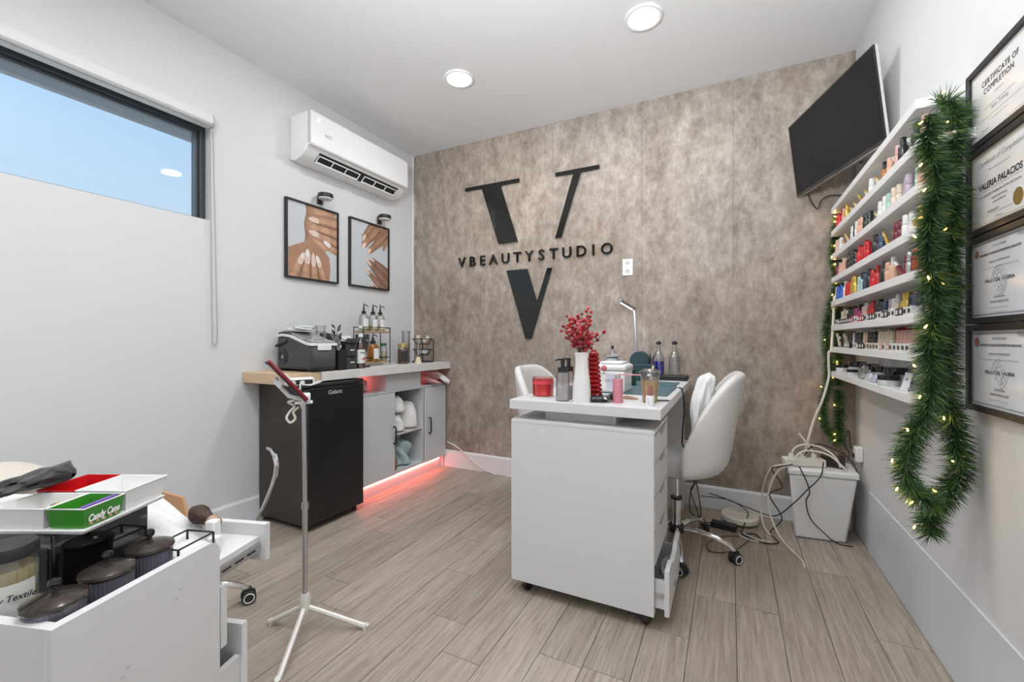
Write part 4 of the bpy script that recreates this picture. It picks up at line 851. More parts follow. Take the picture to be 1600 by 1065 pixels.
#---------------------------------------------------------------- desk clutter
def D(u, v): return at(u, v, z=DZ)
p = (-.742, 1.78, DZ)
t = lathe_thing('red_candle', 'wide red candle in a glass on the left corner of the desk', 'candle', p, [
    ('coaster', M('pale_coaster', (.80, .74, .70), .4), [(.0001, 0), (.050, 0), (.052, .005), (.0001, .0055)]),
    ('wax', M('red_wax', (.78, .012, .02), .35, var=.08), [(.0001, .008), (.0435, .008), (.0445, .066), (.0001, .067)]),
    ('glass', GL('red_glass', (1, .80, .80), .06, .05, .3), [(.0001, .006), (.046, .006), (.0475, .012), (.0475, .088), (.046, .088), (.046, .012)]), 
    ('label', M('pink_band', (.70, .06, .09), .35, var=.3, scale=60), [(.0480, .062), (.0480, .080), (.0484, .080), (.0484, .062)])], 28) if 0 else lathe_thing('red_candle', 'wide red candle in a glass on the left corner of the desk', 'candle', p, [
    ('coaster', M('pale_coaster', (.80, .74, .70), .4), [(.0001, 0), (.050, 0), (.052, .005), (.0001, .0055)]),
    ('wax', M('red_wax', (.78, .012, .02), .35, var=.08), [(.0001, .008), (.0435, .008), (.0445, .066), (.0001, .067)]),
    ('glass', GL('red_glass', (1, .80, .80), .06, .05, .3), [(.0001, .006), (.046, .006), (.0475, .012), (.0475, .088), (.046, .088), (.046, .012)]),
    ('label', M('pink_band', (.70, .06, .09), .35, var=.3, scale=60), [(.0480, .058), (.0480, .074), (.0484, .074), (.0484, .058)])])
def dispenser(loc, lab, rz):
    t = thing('soap_dispenser', lab, 'dispenser', loc, rz, group='clear pump dispensers on the desk')
    tri_part('lotion', M('lotion', (.80, .78, .80), .3), [(.0001, .004), (.0245, .004), (.0245, .055), (.0001, .056)], t)
    tri_part('bottle', GL('ribbed_glass', (.93, .91, .93), .2, .08), [(.0001, 0), (.028, 0), (.028, .112), (.026, .118), (.0001, .118)], t)
    tri_part('collar', black, [(.0205, .1185), (.0205, .138), (.0001, .139)], t)
    tri_part('pump', black, [(.009, .1395), (.008, .158), (.0095, .158), (.0095, .175), (.0001, .176)], t, 12)
    MB().tube([(0, 0, .170), (-.02, 0, .171), (-.038, 0, .166)], [.005, .004, .003], 8).build('nozzle', black, t)
    return t
dispenser((-.620, 1.700, DZ), 'nearer clear pump dispenser with black head beside the white vase', -.35)
dispenser((-.620, 1.775, DZ), 'rear clear pump dispenser with black head, behind its twin', -.2)
VB = Vector((-.540, 1.705, DZ))
t = thing('flower_vase', 'white fluted ceramic vase holding red berry branches', 'vase', VB)
MB().lathe([(.0001, 0), (.036, 0), (.0375, .012), (.0355, .06), (.031, .105), (.026, .150), (.0255, .175), (.030, .202), (.027, .202), (.023, .175), (.022, .15), (.0001, .14)], n=60, flute=.022, nf=14).build('vase', M('white_ceramic', (.83, .82, .80), .2, var=.02, coat=.3), t)
t = thing('berry_branches', 'bunch of red artificial berry branches in the white vase', 'branches', VB + Vector((0, 0, .145)))
rnd = random.Random(12); bm0 = None; stems = MB()
berm = [M('berry_red', (.42, .010, .016), .3, var=.25), M('berry_wine', (.25, .02, .03), .35, var=.3), M('berry_pink', (.62, .10, .12), .4, var=.3)]
sph = {}
def berry(p, r, mi):
    if mi not in sph:
        sph[mi] = MB().ball((0, 0, 0), 1, 12).build('berry', berm[mi], t); ob = sph[mi]
    else:
        ob = sph[mi].copy(); COL.objects.link(ob)
    ob.location = p; ob.scale = (r, r, r)
for k in range(16):
    a = k * 2.399; sp = .030 + .070 * ((k * 37 % 13) / 13); hh = .125 + .085 * ((k * 23 % 13) / 13)
    if k == 3: sp, hh = .03, .235
    if k == 6: sp, hh = .02, .21
    top = Vector((math.cos(a) * sp * 1.1, math.sin(a) * sp, hh)); mid = Vector((top.x * .25, top.y * .25, hh * .5)); b0 = Vector((math.cos(a) * .010, math.sin(a) * .010, 0))
    stems.tube([b0, mid, top], [.0014, .0013, .0010], 5)
    for j in range(11):
        f = .42 + .58 * j / 10; q = b0.lerp(mid, min(1, f * 1.2)) if f < .4 else mid.lerp(top, (f - .4) / .6)
        off = Vector((rnd.uniform(-1, 1), rnd.uniform(-1, 1), rnd.uniform(-.4, 1))) * .017
        if j == 10: off = Vector((0, 0, .004))
        stems.tube([q, q + off], .0007, 4); berry(q + off, rnd.uniform(.0062, .0082), rnd.choice((0, 0, 1, 2)))
tag(stems.build('stems', M('berry_stem', (.10, .05, .03), .6), t), kind='stuff')
# ruffled red cone behind the vase
t = thing('red_ruffled_tree', 'tiered ruffled red tabletop tree behind the white vase', 'ornament', (-.518, 1.800, DZ))
for k in range(10):
    z = .026 + k * .0185; r = .037 - k * .0017
    MB().lathe([(.012, z - .004), (r * .7, z - .010), (r, z - .006), (r * .92, z + .004), (r * .55, z + .011), (.012, z + .012)], n=40, flute=.08, nf=10).build('tier', M('red_satin', (.36, .008, .012), .3, var=.3, scale=40), t)
MB().cyl((0, 0, 0), (0, 0, .21), .011).build('stem', MATS['red_satin'], t)
MB().lathe([(.0001, 0), (.026, 0), (.024, .012), (.0001, .013)]).build('foot', black, t)
# black claw clips
for k, (x, y, r_, lb) in enumerate(((-.480, 1.722, .3, 'left glossy black hair claw lying by the vase foot'), (-.452, 1.742, 1.5, 'middle glossy black hair claw lying by the vase foot'), (-.425, 1.80, 2.6, 'rear glossy black hair claw behind the pink bottle'))):
    t = thing('hair_claw', lb, 'hair clip', (x, y, DZ), r_, group='glossy black hair claws')
    for s_ in (-1, 1):
        MB().grid(lambda a, b: ((a - .5) * .05, s_ * (.004 + .014 * math.sin(PI * b)), .002 + .026 * b), 9, 7).build('claw_half', black_g, t, solid=.003)
        for q in range(4): MB().tube([((q - 1.5) * .012, s_ * .005, .006), ((q - 1.5) * .012, s_ * -.004, .003)], [.003, .0025], 6).build('tooth', black_g, t)
    MB().ball((0, 0, .026), .006, 8).build('spring', steel, t)
pinkm = M('pink_bottle', (.66, .25, .31), .3, .2, var=.08)
t = lathe_thing('pink_bottle', 'tall pink cylindrical bottle with a clear dispensing dish on top', 'bottle', (-.402, 1.745, DZ), [
    ('bottle', pinkm, [(.0001, 0), (.0195, 0), (.020, .003), (.020, .092), (.018, .096), (.0001, .097)]),
    ('neck', GL('clear_neck', (.95, .93, .94), .3), [(.010, .0972), (.010, .112), (.0001, .112)])])
t = thing('nail_file', 'slim pink and silver nail file resting across the pink bottle', 'nail file', (-.398, 1.745, DZ + .1125), rz=.0)
MB().box(-.085, -.010, 0, .0, .010, .0035).build('steel_end', steel, t, bevel=.001); MB().box(.0005, -.010, 0, .085, .010, .0035).build('pink_end', M('pink_file', (.70, .28, .30), .5), t, bevel=.001)
t = lathe_thing('pink_rosette', 'small pink ball ornament standing on the nail file', 'ornament', (-.458, 1.743, DZ + .1162), [('stem', steel, [(.003, 0), (.003, .008), (.0001, .008)]), ('ball', M('pink_ball', (.60, .14, .20), .4), [(.0001, .0085), (.009, .012), (.0125, .021), (.009, .030), (.0001, .034)])])
# iced coffee cup
CP = (-.290, 1.825, DZ)
t = thing('iced_coffee_cup', 'clear plastic cup of milky iced coffee with a paper straw', 'cup', CP)
tri_part('coffee', M('iced_coffee', (.70, .50, .29), .3, var=.25, scale=35), [(.0001, .003), (.0275, .003), (.0330, .062), (.0355, .088), (.0001, .088)], t)
tri_part('cup', glassc, [(.0001, 0), (.029, 0), (.039, .118), (.041, .120), (.039, .1185)], t)
tri_part('lid', GL('cup_lid', (.93, .94, .93), .25, .1), [(.043, .1185), (.0435, .124), (.036, .127), (.027, .134), (.0001, .135)], t)
for k in range(5):
    q = MB(); a = k * 1.3; q.M = Matrix.Translation((.017 * math.cos(a), .017 * math.sin(a), .096)) @ Euler((a, a * 2, 0)).to_matrix().to_4x4(); q.box(-.009, -.009, -.007, .009, .009, .007); q.build('ice_cube', GL('ice', (.95, .93, .88), .25), t, bevel=.002)
MB().cyl((.008, 0, .125), (.014, 0, .148), .0045, n=8).build('straw', M('paper_straw', (.75, .62, .50), .6), t)
t = lathe_thing('small_bottle', 'small white bottle with a brown glass top at the desk front corner', 'bottle', (-.272, 1.715, DZ), [
    ('base', wplas, [(.0001, 0), (.0150, 0), (.0158, .003), (.0158, .036), (.014, .040), (.0001, .041)]),
    ('top', M('brown_pink_glass', (.35, .14, .12), .2, var=.3), [(.0105, .0412), (.0105, .076), (.009, .078), (.0001, .078)])])
text('BEAUTY', .0065, Matrix(((0, -1, 0), (0, 0, -1), (1, 0, 0))), (-.002, -.0163, .020), ink, t, name='lettering')
# stone / shell bits, nail clippers
t = thing('nail_clipper', 'beige and brown tweezers lying by the iced coffee cup', 'tweezers', (-.375, 1.87, DZ), rz=-.2)
MB().tube([(-.045, 0, .006), (-.02, .004, .009), (.03, 0, .005)], [.002, .006, .003], 8).build('handle', M('rose_gold', (.62, .38, .28), .3, .6), t); MB().tube([(-.045, -.004, .003), (-.02, -.008, .004), (.03, -.001, .004)], [.002, .004, .003], 8).build('lower_arm', MATS['rose_gold'], t)
t = thing('makeup_brush', 'thin dark brush lying behind the iced coffee cup', 'brush', (-.250, 1.86, DZ), rz=.25)
MB().cyl((-.045, 0, .004), (.02, 0, .004), .003, n=8).build('handle', black, t); MB().cyl((.0205, 0, .004), (.034, 0, .004), .004, .001, 8).build('bristles', black, t)
# work mat
matm = M('slate_mat', (.065, .125, .155), .6, var=.15, scale=25)
t = thing('work_mat', 'slate blue work mat lying across the desk', 'mat', (-.42, 2.25, DZ))
MB().box(-.22, -.22, .0003, .172, .20, .004).build('mat', matm, t, bevel=.001)
t = thing('work_mat', 'second slate blue mat, lying under the black tool stand at the back of the desk', 'mat', (-.42, 2.60, DZ)); MB().box(-.15, -.12, .0003, .16, .10, .004).build('mat', matm, t, bevel=.001)
# white box with lid (dust collector)
BX = Vector((-.545, 2.13, DZ))
t = thing('white_appliance', 'white boxy nail dust collector with a rounded lid behind the vase', 'dust collector', BX)
MB().box(-.10, -.085, 0, .105, .085, .105).build('body', wplas, t, bevel=.008)
MB().box(-.108, -.09, .106, .112, .09, .135).build('lid', wplas, t, bevel=.012)
MB().box(-.02, -.06, .1355, .09, .06, .148).build('lid_pad', wplas, t, bevel=.010)
MB().box(.02, -.0858, .018, .085, -.0853, .090).build('label', M('lavender_label', (.62, .64, .74), .5), t, smooth=False)
text('SAVVY', .021, 'back', (.045, -.0868, .052), grey_ink, t, name='lettering', weight=.0004)
t = thing('tool_holder', 'dark teal tool caddy with brushes near the desk lamp', 'tool holder', (-.475, 2.74, DZ + .0)); 
teal = M('dark_teal', (.03, .07, .08), .35, var=.2)
MB().box(-.055, -.04, .0, .065, .04, .105).build('caddy', teal, t, bevel=.004)
mb = MB(); mb.M = Matrix.Translation((-.02, 0, .125)) @ Matrix.Rotation(PI / 2, 4, 'X'); mb.lathe([(.0001, -.03), (.055, -.03), (.06, -.02), (.06, .02), (.055, .03), (.0001, .03)], n=28); mb.build('drum', teal, t)
for k in range(5): MB().cyl((.02 + .009 * k, -.02 + .01 * (k % 3), .1055), (.022 + .010 * k, -.02 + .012 * (k % 3), .145 + .012 * (k % 3)), .0035, n=8).build('brush_handle', black, t)
t = thing('pump_jar', 'small glass and steel pump jar behind the white dust collector', 'jar', (-.66, 2.72, DZ))
tri_part('base', M('frosted', (.55, .62, .66), .3), [(.0001, 0), (.04, 0), (.042, .13), (.036, .14), (.0001, .14)], t)
tri_part('dish', steel, [(.03, .1405), (.058, .152), (.060, .155), (.02, .170), (.0001, .171)], t); tri_part('stopper', steel, [(.014, .1715), (.012, .19), (.005, .195), (.0001, .196)], t)
tri_part('knob', black, [(.005, .1965), (.010, .205), (.008, .216), (.0001, .217)], t)
for nm_, x, lb, m_ in (('lotion_tube', -.45, 'small white bottle in front of the tool caddy, left', wplas), ('lotion_tube', -.47, 'small dark green bottle between mat and tool caddy', M('bottle_green', (.01, .06, .03), .2))):
    t = lathe_thing(nm_, lb, 'bottle', (x + (.05 if m_ is wplas else 0), 2.42 + (.08 if m_ is wplas else 0), DZ + .0045 if 1 else DZ), [('body', m_, [(.0001, 0), (.014, 0), (.014, .05), (.006, .06), (.0001, .061)]), ('cap', black, [(.008, .0612), (.008, .085), (.0001, .086)])])
# desk lamp
t = thing('desk_lamp', 'slim silver LED desk lamp with a bent head', 'lamp', (-.555, 2.85, DZ)); o = t.location
MB().lathe([(.0001, 0), (.05, 0), (.052, .008), (.045, .014), (.0001, .015)]).build('base', steel, t)
top = at(991, 482, y=2.85) - o; head = at(969, 469, y=2.72) - o; low = at(994, 548, y=2.85) - o
MB().tube([(0, 0, .015), (0, 0, .05), low, top], .0085, 10).build('arm', steel, t); MB().tube([(.010, -.006, .05), low + Vector((.012, -.004, 0)), top + Vector((.004, -.004, -.01))], .003, 8).build('cable', steel, t)
hd = MB(); hd.tube([top, head], .0135, 12); hd = hd.build('head', steel, t)
dn = Vector((0, 0, -.0105)); MB().tube([top.lerp(head, .15) + dn, head.lerp(top, .05) + dn], .0065, 8).build('light_bar', M('lamp_led', (.95, .97, 1), .4, emit=2.5, var=0), hd)
l = bpy.data.lights.new('desk_lamp_glow', 'AREA'); l.shape = 'RECTANGLE'; l.size = .10; l.size_y = .02; l.energy = .8; l.color = (.9, .95, 1)
q = bpy.data.objects.new('desk_lamp_glow', l); q.location = o + (top + head) / 2 + Vector((0, 0, -.022)); COL.objects.link(q)
# pour bottles in black tray
t = thing('bottle_tray', 'flat black tray at the back right corner of the desk', 'tray', (-.335, 2.90, DZ)); MB().box(-.13, -.065, 0.0005, .105, .065, .030).build('tray', black, t, bevel=.005)
def pour(x, lab, liq):
    t = thing('pour_bottle', lab, 'bottle', (x, 2.90, DZ + .031))
    if liq: tri_part('liquid', liq, [(.0001, .003), (.033, .003), (.033, .085), (.0001, .086)], t)
    else: tri_part('liquid', M('clear_liquid', (.55, .56, .52), .1, var=.05), [(.0001, .003), (.033, .003), (.033, .012), (.0001, .013)], t)
    tri_part('glass', glass, [(.0001, 0), (.036, 0), (.036, .105), (.030, .125), (.014, .155), (.011, .19), (.0001, .19)], t)
    tri_part('stopper', black, [(.010, .1905), (.017, .197), (.016, .207), (.006, .215), (.0001, .216)], t)
    MB().tube([(0, 0, .216), (-.002, 0, .235), (-.010, 0, .256)], [.004, .003, .002], 6).build('spout', steel, t)
x1 = at(1029, 560, y=2.90).x; x2 = at(1054, 560, y=2.90).x
pour(x1, 'glass pour bottle half full of deep blue liquid', M('blue_liquid', (.02, .015, .42), .1, var=.1, coat=.5)); pour(x2, 'empty clear glass pour bottle right of the blue one', None)
tag(MB().tube([(-.226, 2.30, .832), (-.216, 2.33, .826), (-.208, 2.34, .79), (-.206, 2.345, .70), (-.212, 2.335, .62), (-.215, 2.34, .55), (-.20, 2.35, .50)], .0035).build('lamp_cable', rubber), 'black cable hanging over the right edge of the nail desk', 'cable')
#================================================================ WALL SHELVES WITH POLISH
SX = .503; STOP = [1.798, 1.670, 1.541, 1.413, 1.284, 1.151, 1.032, .898]; SU = [1431, 1440, 1432, 1429, 1427, 1427, 1424, 1421]
ORD = ['topmost', 'second', 'third', 'fourth', 'fifth', 'sixth', 'seventh', 'lowest']
SY = []
for i, z in enumerate(STOP):
    ya = at(SU[i], 531, x=SX).y; SY.append(ya)
    lab = '%s white wall shelf%s beside the lit garland' % (ORD[i], ' from the top' if 0 < i < 7 else ' of the eight')
    t = thing('wall_shelf', lab, 'shelf', (RX, 2.34, z), group='white ledge shelves on the right wall'); o = t.location
    MB(o).box(SX, ya, z - .029, RX - .0005, 2.94, z).build('board', shelf_w, t, bevel=.0015)
    MB(o).tube([(SX + .065, ya - .0005, z - .014), (SX + .065, ya - .002, z - .014)], .004, 8).build('screw_cover', M('tan_plug', (.5, .38, .26), .5), t)
PC = {'r': ('red', (.55, .008, .012)), 'm': ('maroon', (.16, .012, .025)), 'k': ('black', (.015, .015, .018)), 'g': ('gold', (.62, .42, .08)), 'w': ('white', (.76, .75, .73)), 'c': ('cream', (.68, .58, .44)),
      'p': ('pink', (.68, .38, .34)), 'n': ('navy', (.035, .06, .13)), 'b': ('bright blue', (.03, .12, .52)), 't': ('mint', (.38, .58, .52)), 'l': ('lilac', (.45, .36, .45)), 'o': ('orange amber', (.42, .15, .02)),
      'e': ('dark green', (.025, .04, .03)), 's': ('silver', (.55, .58, .58)), 'x': ('peach', (.70, .40, .28)), 'd': ('magenta', (.42, .03, .16))}
def pmat(k): return M('polish_' + PC[k][0].replace(' ', '_'), PC[k][1], .25, .55 if k in 'gs' else 0, var=.12, scale=25, coat=.3)
capk = M('polish_cap_black', (.02, .02, .022), .3); capw = M('polish_cap_pale', (.72, .70, .67), .3)
PROTO = {}
def polish(kind, k):
    """root empty + parts, cached; later ones are copies sharing the meshes"""
    key = (kind, k)
    if key in PROTO:
        root = PROTO[key].copy(); COL.objects.link(root)
        for ch in PROTO[key].children: c = ch.copy(); COL.objects.link(c); c.parent = root
        return root
    m = pmat(k); root = bpy.data.objects.new({'bottle': 'polish_bottle', 'tall': 'polish_bottle', 'tube': 'nail_glitter_tube', 'box': 'polish_box'}[kind], None); COL.objects.link(root)
    if kind == 'bottle':
        MB().lathe([(.0001, 0), (.0128, 0), (.0135, .002), (.0135, .037), (.0118, .040), (.0001, .0405)], n=14).build('bottle', m, root)
        MB().lathe([(.0116, .041), (.0122, .043), (.0112, .071), (.0098, .073), (.0001, .0735)], n=14).build('cap', m, root)
    elif kind == 'tall':
        MB().lathe([(.0001, 0), (.0135, 0), (.0142, .002), (.0142, .052), (.012, .056), (.0001, .0565)], n=14).build('bottle', m, root)
        MB().lathe([(.0085, .057), (.0088, .084), (.0075, .086), (.0001, .0865)], n=12).build('cap', capw if k in 'wcxp' else (m if k in 'rg' else capk), root)
    elif kind == 'tube':
        MB().lathe([(.0001, 0), (.0068, 0), (.0068, .062), (.0001, .0622)], n=12).build('tube', m, root)
        MB().lathe([(.0060, .0625), (.0072, .064), (.0068, .092), (.0001, .093)], n=12).build('cap', goldc if k in 'cgx' else capw, root)
    else:
        MB().box(-.0145, -.0145, 0, .0145, .0145, .026).build('box', m, root, bevel=.001)
        MB().box(-.0152, -.010, .006, -.0147, .010, .019).build('label', capw if k not in 'wc' else capk, root, smooth=False)
    PROTO[key] = root; return root
rows = {
 1: "r r r _ p g _ c/ c/ g/ c/ c/ g/ c/ c/ _ w _ c/ g/ o _ x _ s/ p k _ s/ k _ p",
 2: "p c w _ x/ c/ x/ c/ _ w k _ w x x _ k e _ c/ c/ w _ w t _ c c _ l l _ t x",
 3: "m p _ x x x m e k e k _ r r _ r r _ k k n _ g/ g/ _ m m _ w w g/ g",
 4: "c b b b _ w r r r _ g g _ t t n n k _ r r _ k k _ x x _ m/ m/ m s m r",
 5: "w c x w k k k e d d d _ p p _ r r _ k k k n _ l w c _ g g k n k _ x",
 6: "s/ s/ k/ s/ _ k w n k e _ c x k k k _ c c c c c _ p p p p p p w w",
}
DIS = ['nearest the television wall', '2nd', '3rd'] 
rnd = random.Random(99)
def ordw(n): return '%d%s' % (n, {1: 'st', 2: 'nd', 3: 'rd'}.get(n if n < 20 else n % 10, 'th'))
for s_i, row in rows.items():
    toks = row.split(); z = STOP[s_i]; ya, yb_ = SY[s_i] + .03, 2.915; n = len(toks); step = (yb_ - ya) / (n - .3); cnt = 0; lastlie = 0
    for j, tk in enumerate(toks):
        if tk == '_': continue
        cnt += 1; k = tk[0]; y = yb_ - (j + .4) * step; x = SX + rnd.uniform(.022, .034)
        if tk.endswith('/'):
            b = polish('tube', k); lie = (j % 2)
            b.rotation_euler = (-rnd.uniform(.75, 1.1), rnd.uniform(-.1, .1), 0); b.location = (SX + .030 + .018 * lie, y - .02, z + .0075)
            lastlie = 1 - lastlie; cap = 'slanting slim glitter tube'
            b['category'] = 'nail glitter'
        else:
            lastlie = 0
            kind = 'tall' if (s_i in (1, 3, 4, 5) and (j * 7 + s_i) % 3 == 0) or k in 'g' and s_i > 3 else 'bottle'
            if s_i == 6: x = SX + .056
            if s_i == 5: x = SX + .050
            b = polish(kind, k); b.location = (x, y, z + .0003); b.rotation_euler = (0, 0, rnd.uniform(0, 6)); cap = 'nail polish bottle' if kind == 'bottle' else 'tall-necked polish bottle'
            b['category'] = 'nail polish'
        b['label'] = '%s %s, %s item from the concrete wall, %s shelf down' % (PC[k][0], cap, ordw(cnt), ORD[s_i])
        b['group'] = 'nail polish on the %s shelf from the top' % ORD[s_i]
# front row of small boxes on the sixth and seventh shelf, pale row at the back of the seventh
def extra_row(s_i, row, x, lab, grp, kind='box'):
    toks = row.split(); ya, yb_ = SY[s_i] + .03, 2.90; step = (yb_ - ya) / len(toks); cnt = 0
    for j, k in enumerate(toks):
        if k == '_': continue
        cnt += 1; b = polish(kind, k); b.location = (SX + x, yb_ - (j + .5) * step, STOP[s_i] + .0003 )
        b['label'] = '%s %s, %s from the far end, %s shelf' % (PC[k][0], lab, ordw(cnt), ORD[s_i]); b['category'] = 'polish box' if kind == 'box' else 'nail polish'; b['group'] = grp
extra_row(5, "_ w w k k k k k k d d w w r r k w k k k w w k k w w k k w w", .018, 'small box in the front row', 'small boxes along the sixth shelf')
extra_row(6, "_ _ _ _ _ _ s s k _ w w k k k c c c c w x w x w w w w w", .018, 'small box in the front row', 'small boxes along the seventh shelf')
extra_row(6, "_ _ _ x c x c x c x x c _ r r r _ s s s _ _", .095, 'polish bottle in the back row', 'back row of bottles on the seventh shelf', 'tall')
# lowest shelf: jars, pots and cards
Z8 = STOP[7]
def jar8(u, x, r, h, lab, body, lid, v=590):
    y = at(u, 531, x=x).y
    t = thing('powder_jar', lab, 'jar', (x, y, Z8 + .0003), group='powder jars on the lowest shelf')
    MB().lathe([(.0001, 0), (r, 0), (r * 1.02, .003), (r * 1.02, h * .55), (.0001, h * .55 + .0005)], n=22).build('jar', body, t)
    MB().lathe([(r * 1.05, h * .56), (r * 1.06, h * .97), (r, h), (.0001, h + .0005)], n=22).build('lid', lid, t); return t
clearj = M('frosted_jar', (.62, .63, .66), .2, var=.2, scale=40)
jar8(1318, .555, .034, .040, 'squat black lidded jar at the far end of the lowest shelf', clearj, black_g)
jar8(1340, .585, .036, .062, 'taller black lidded jar second from the concrete wall on the lowest shelf', clearj, black_g)
jar8(1358, .59, .036, .060, 'black lidded jar at the middle rear of the lowest shelf', clearj, black_g)
jar8(1378, .59, .036, .060, 'black lidded jar right of the middle rear on the lowest shelf', clearj, black_g)
jar8(1400, .59, .036, .064, 'black lidded jar at the near rear of the lowest shelf', clearj, black_g)
jar8(1389, .535, .033, .040, 'wide clear pot with flat black lid at the front of the lowest shelf', M('clear_pot', (.55, .60, .57), .1, var=.4, scale=60), black_g)
jar8(1332, .53, .022, .030, 'small black lidded pot in front on the lowest shelf', clearj, black_g)
t = thing('tape_roll', 'silver tape roll standing on edge on the lowest shelf', 'tape', (.525, at(1349, 531, x=.525).y, Z8 + .0305))
mb = MB(); mb.M = Matrix.Rotation(PI / 2 + .3, 4, 'Y') ; mb.lathe([(.018, -.008), (.030, -.008), (.030, .008), (.018, .008), (.018, -.008)], n=28); mb.build('roll', M('silver_tape', (.55, .55, .52), .25, .7), t)
for u, lb, col in ((1361, 'small crumpled foil packet left on the lowest shelf', (.6, .62, .64)), (1369, 'small lavender packet right of the tape roll on the lowest shelf', (.50, .50, .60))):
    y = at(u, 531, x=.53).y; t = thing('foil_packet', lb, 'packet', (.53, y, Z8 + .0003), .3)
    MB().hexa([(-.018, -.020, 0), (.018, -.020, 0), (.018, .020, 0), (-.018, .020, 0)], [(-.008, -.016, .034), (.004, -.018, .034), (.004, .016, .030), (-.008, .014, .030)]).build('packet', M('foil_%d' % u, col, .3, .3, var=.3, scale=60), t, bevel=.003)
t = thing('price_card', 'white card with small print leaning at the near end of the lowest shelf', 'card', (.53, at(1411, 531, x=.53).y, Z8 + .001), rot=(0, .25, 0))
MB().box(0, -.038, 0, .0015, .030, .062).build('card', paper, t, smooth=False); text('NAIL', .012, 'right', (-.0006, -.004, .034), ink, t, name='lettering'); 
#================================================================ GARLANDS
needle_m = M('garland_green', (.06, .14, .03), .45, var=.55, scale=40); needle_d = M('garland_dark_green', (.016, .055, .028), .5, var=.4, scale=40)
wire_m = M('garland_wire', (.02, .05, .02), .6); bulb_m = M('warm_bulb', (1, .60, .17), .3, emit=7, var=0)
def garland(lab, strands, L, dens, nb, seed, xmax, ymax, lights=True):
    rnd = random.Random(seed); base = Vector(strands[0][0])
    t = thing('christmas_garland', lab, 'garland', base, group=None); col = [MB(base), MB(base)]
    for pts in strands:
        P = smooth_path(pts)
        MB(base).tube(P, .003, 5).build('wire', wire_m, t)
        for a, b in zip(P, P[1:]):
            seg = b - a; ln = seg.length; tn = seg.normalized(); u1 = tn.orthogonal().normalized(); u2 = tn.cross(u1); n = max(1, int(ln * dens + rnd.random()))
            for _ in range(n):
                p = a.lerp(b, rnd.random()); w = rnd.uniform(0, 2 * PI); rd = u1 * math.cos(w) + u2 * math.sin(w)
                d = (rd + tn * rnd.uniform(-.2, .7) + Vector((0, 0, -.22))).normalized(); l_ = L * rnd.uniform(.6, 1.1); q = p + d * l_
                if q.x > xmax: q.x = xmax - rnd.random() * .004
                if q.y > ymax: q.y = ymax - rnd.random() * .004
                s_ = d.cross(Vector((rnd.uniform(-1, 1), rnd.uniform(-1, 1), rnd.uniform(-1, 1)))).normalized() * .0011
                m = p.lerp(q, .55) + Vector((0, 0, .0015))
                c = col[0 if rnd.random() < .55 else 1]; n0 = len(c.v)
                c.v += [p - s_ - base, p + s_ - base, m + s_ - base, m - s_ - base, q - base]; c.f += [(n0, n0 + 1, n0 + 2, n0 + 3), (n0 + 3, n0 + 2, n0 + 4)]
        cuts = [int((len(P) - 1) * (i + .5) / nb) for i in range(nb)]
        for c in cuts:
            d = Vector((rnd.uniform(-1, -.3), rnd.uniform(-1, -.2), rnd.uniform(-.3, .4))).normalized(); q = P[c] + d * L * .70
            bl = MB(); bl.lathe([(.0001, -.005), (.0020, -.004), (.0025, 0), (.0016, .005), (.0001, .007)], n=8); b_ = bl.build('bulb', bulb_m, t); b_.location = q - base; b_.rotation_euler = (rnd.uniform(-1, 1), rnd.uniform(-1, 1), 0)
            if lights:
                l = bpy.data.lights.new('bulb_glow', 'POINT'); l.energy = .045; l.color = (1, .58, .20); l.shadow_soft_size = .006
                lo = bpy.data.objects.new('bulb_glow', l); lo.location = q + d * .006; COL.objects.link(lo)
    tag(col[0].build('needles', needle_m, t, smooth=False), kind='stuff'); tag(col[1].build('needles', needle_d, t, smooth=False), kind='stuff'); return t
GA = [(1452, 178), (1452, 230), (1466, 280), (1455, 340), (1450, 400), (1462, 470), (1452, 540), (1456, 600), (1446, 648), (1422, 690), (1415, 735), (1432, 772), (1460, 788)]
GB = [(1466, 165), (1486, 158), (1494, 200), (1484, 260), (1490, 330), (1482, 400), (1482, 470), (1476, 530), (1478, 590), (1486, 645), (1496, 695), (1500, 735), (1482, 768), (1462, 790), (1452, 815), (1455, 835)]
garland('thick green lit tinsel garland hanging beside the certificates, near end of the shelves', [[at(u, v, y=1.60 + .0 * i) for i, (u, v) in enumerate(GA)], [at(u, v, y=1.675) for u, v in GB]], .055, 5600, 12, 5, RX - .003, BY)
GC = [(1322, 318), (1308, 350), (1302, 400), (1310, 440), (1298, 480), (1292, 530), (1296, 580), (1288, 625), (1288, 660), (1302, 684), (1318, 692), (1326, 675), (1322, 640), (1312, 610)]
GC = [Vector((min(p.x, .545), p.y, p.z)) for p in [at(u, v, y=2.975) for u, v in GC]]
GD = [Vector((.545, 2.985, z)) for z in (1.75, 1.5, 1.25, 1.0, .82)]
garland('thinner lit garland hanging down the concrete wall behind the far shelf ends', [GC, GD], .042, 4200, 9, 9, RX - .003, BY - .003)
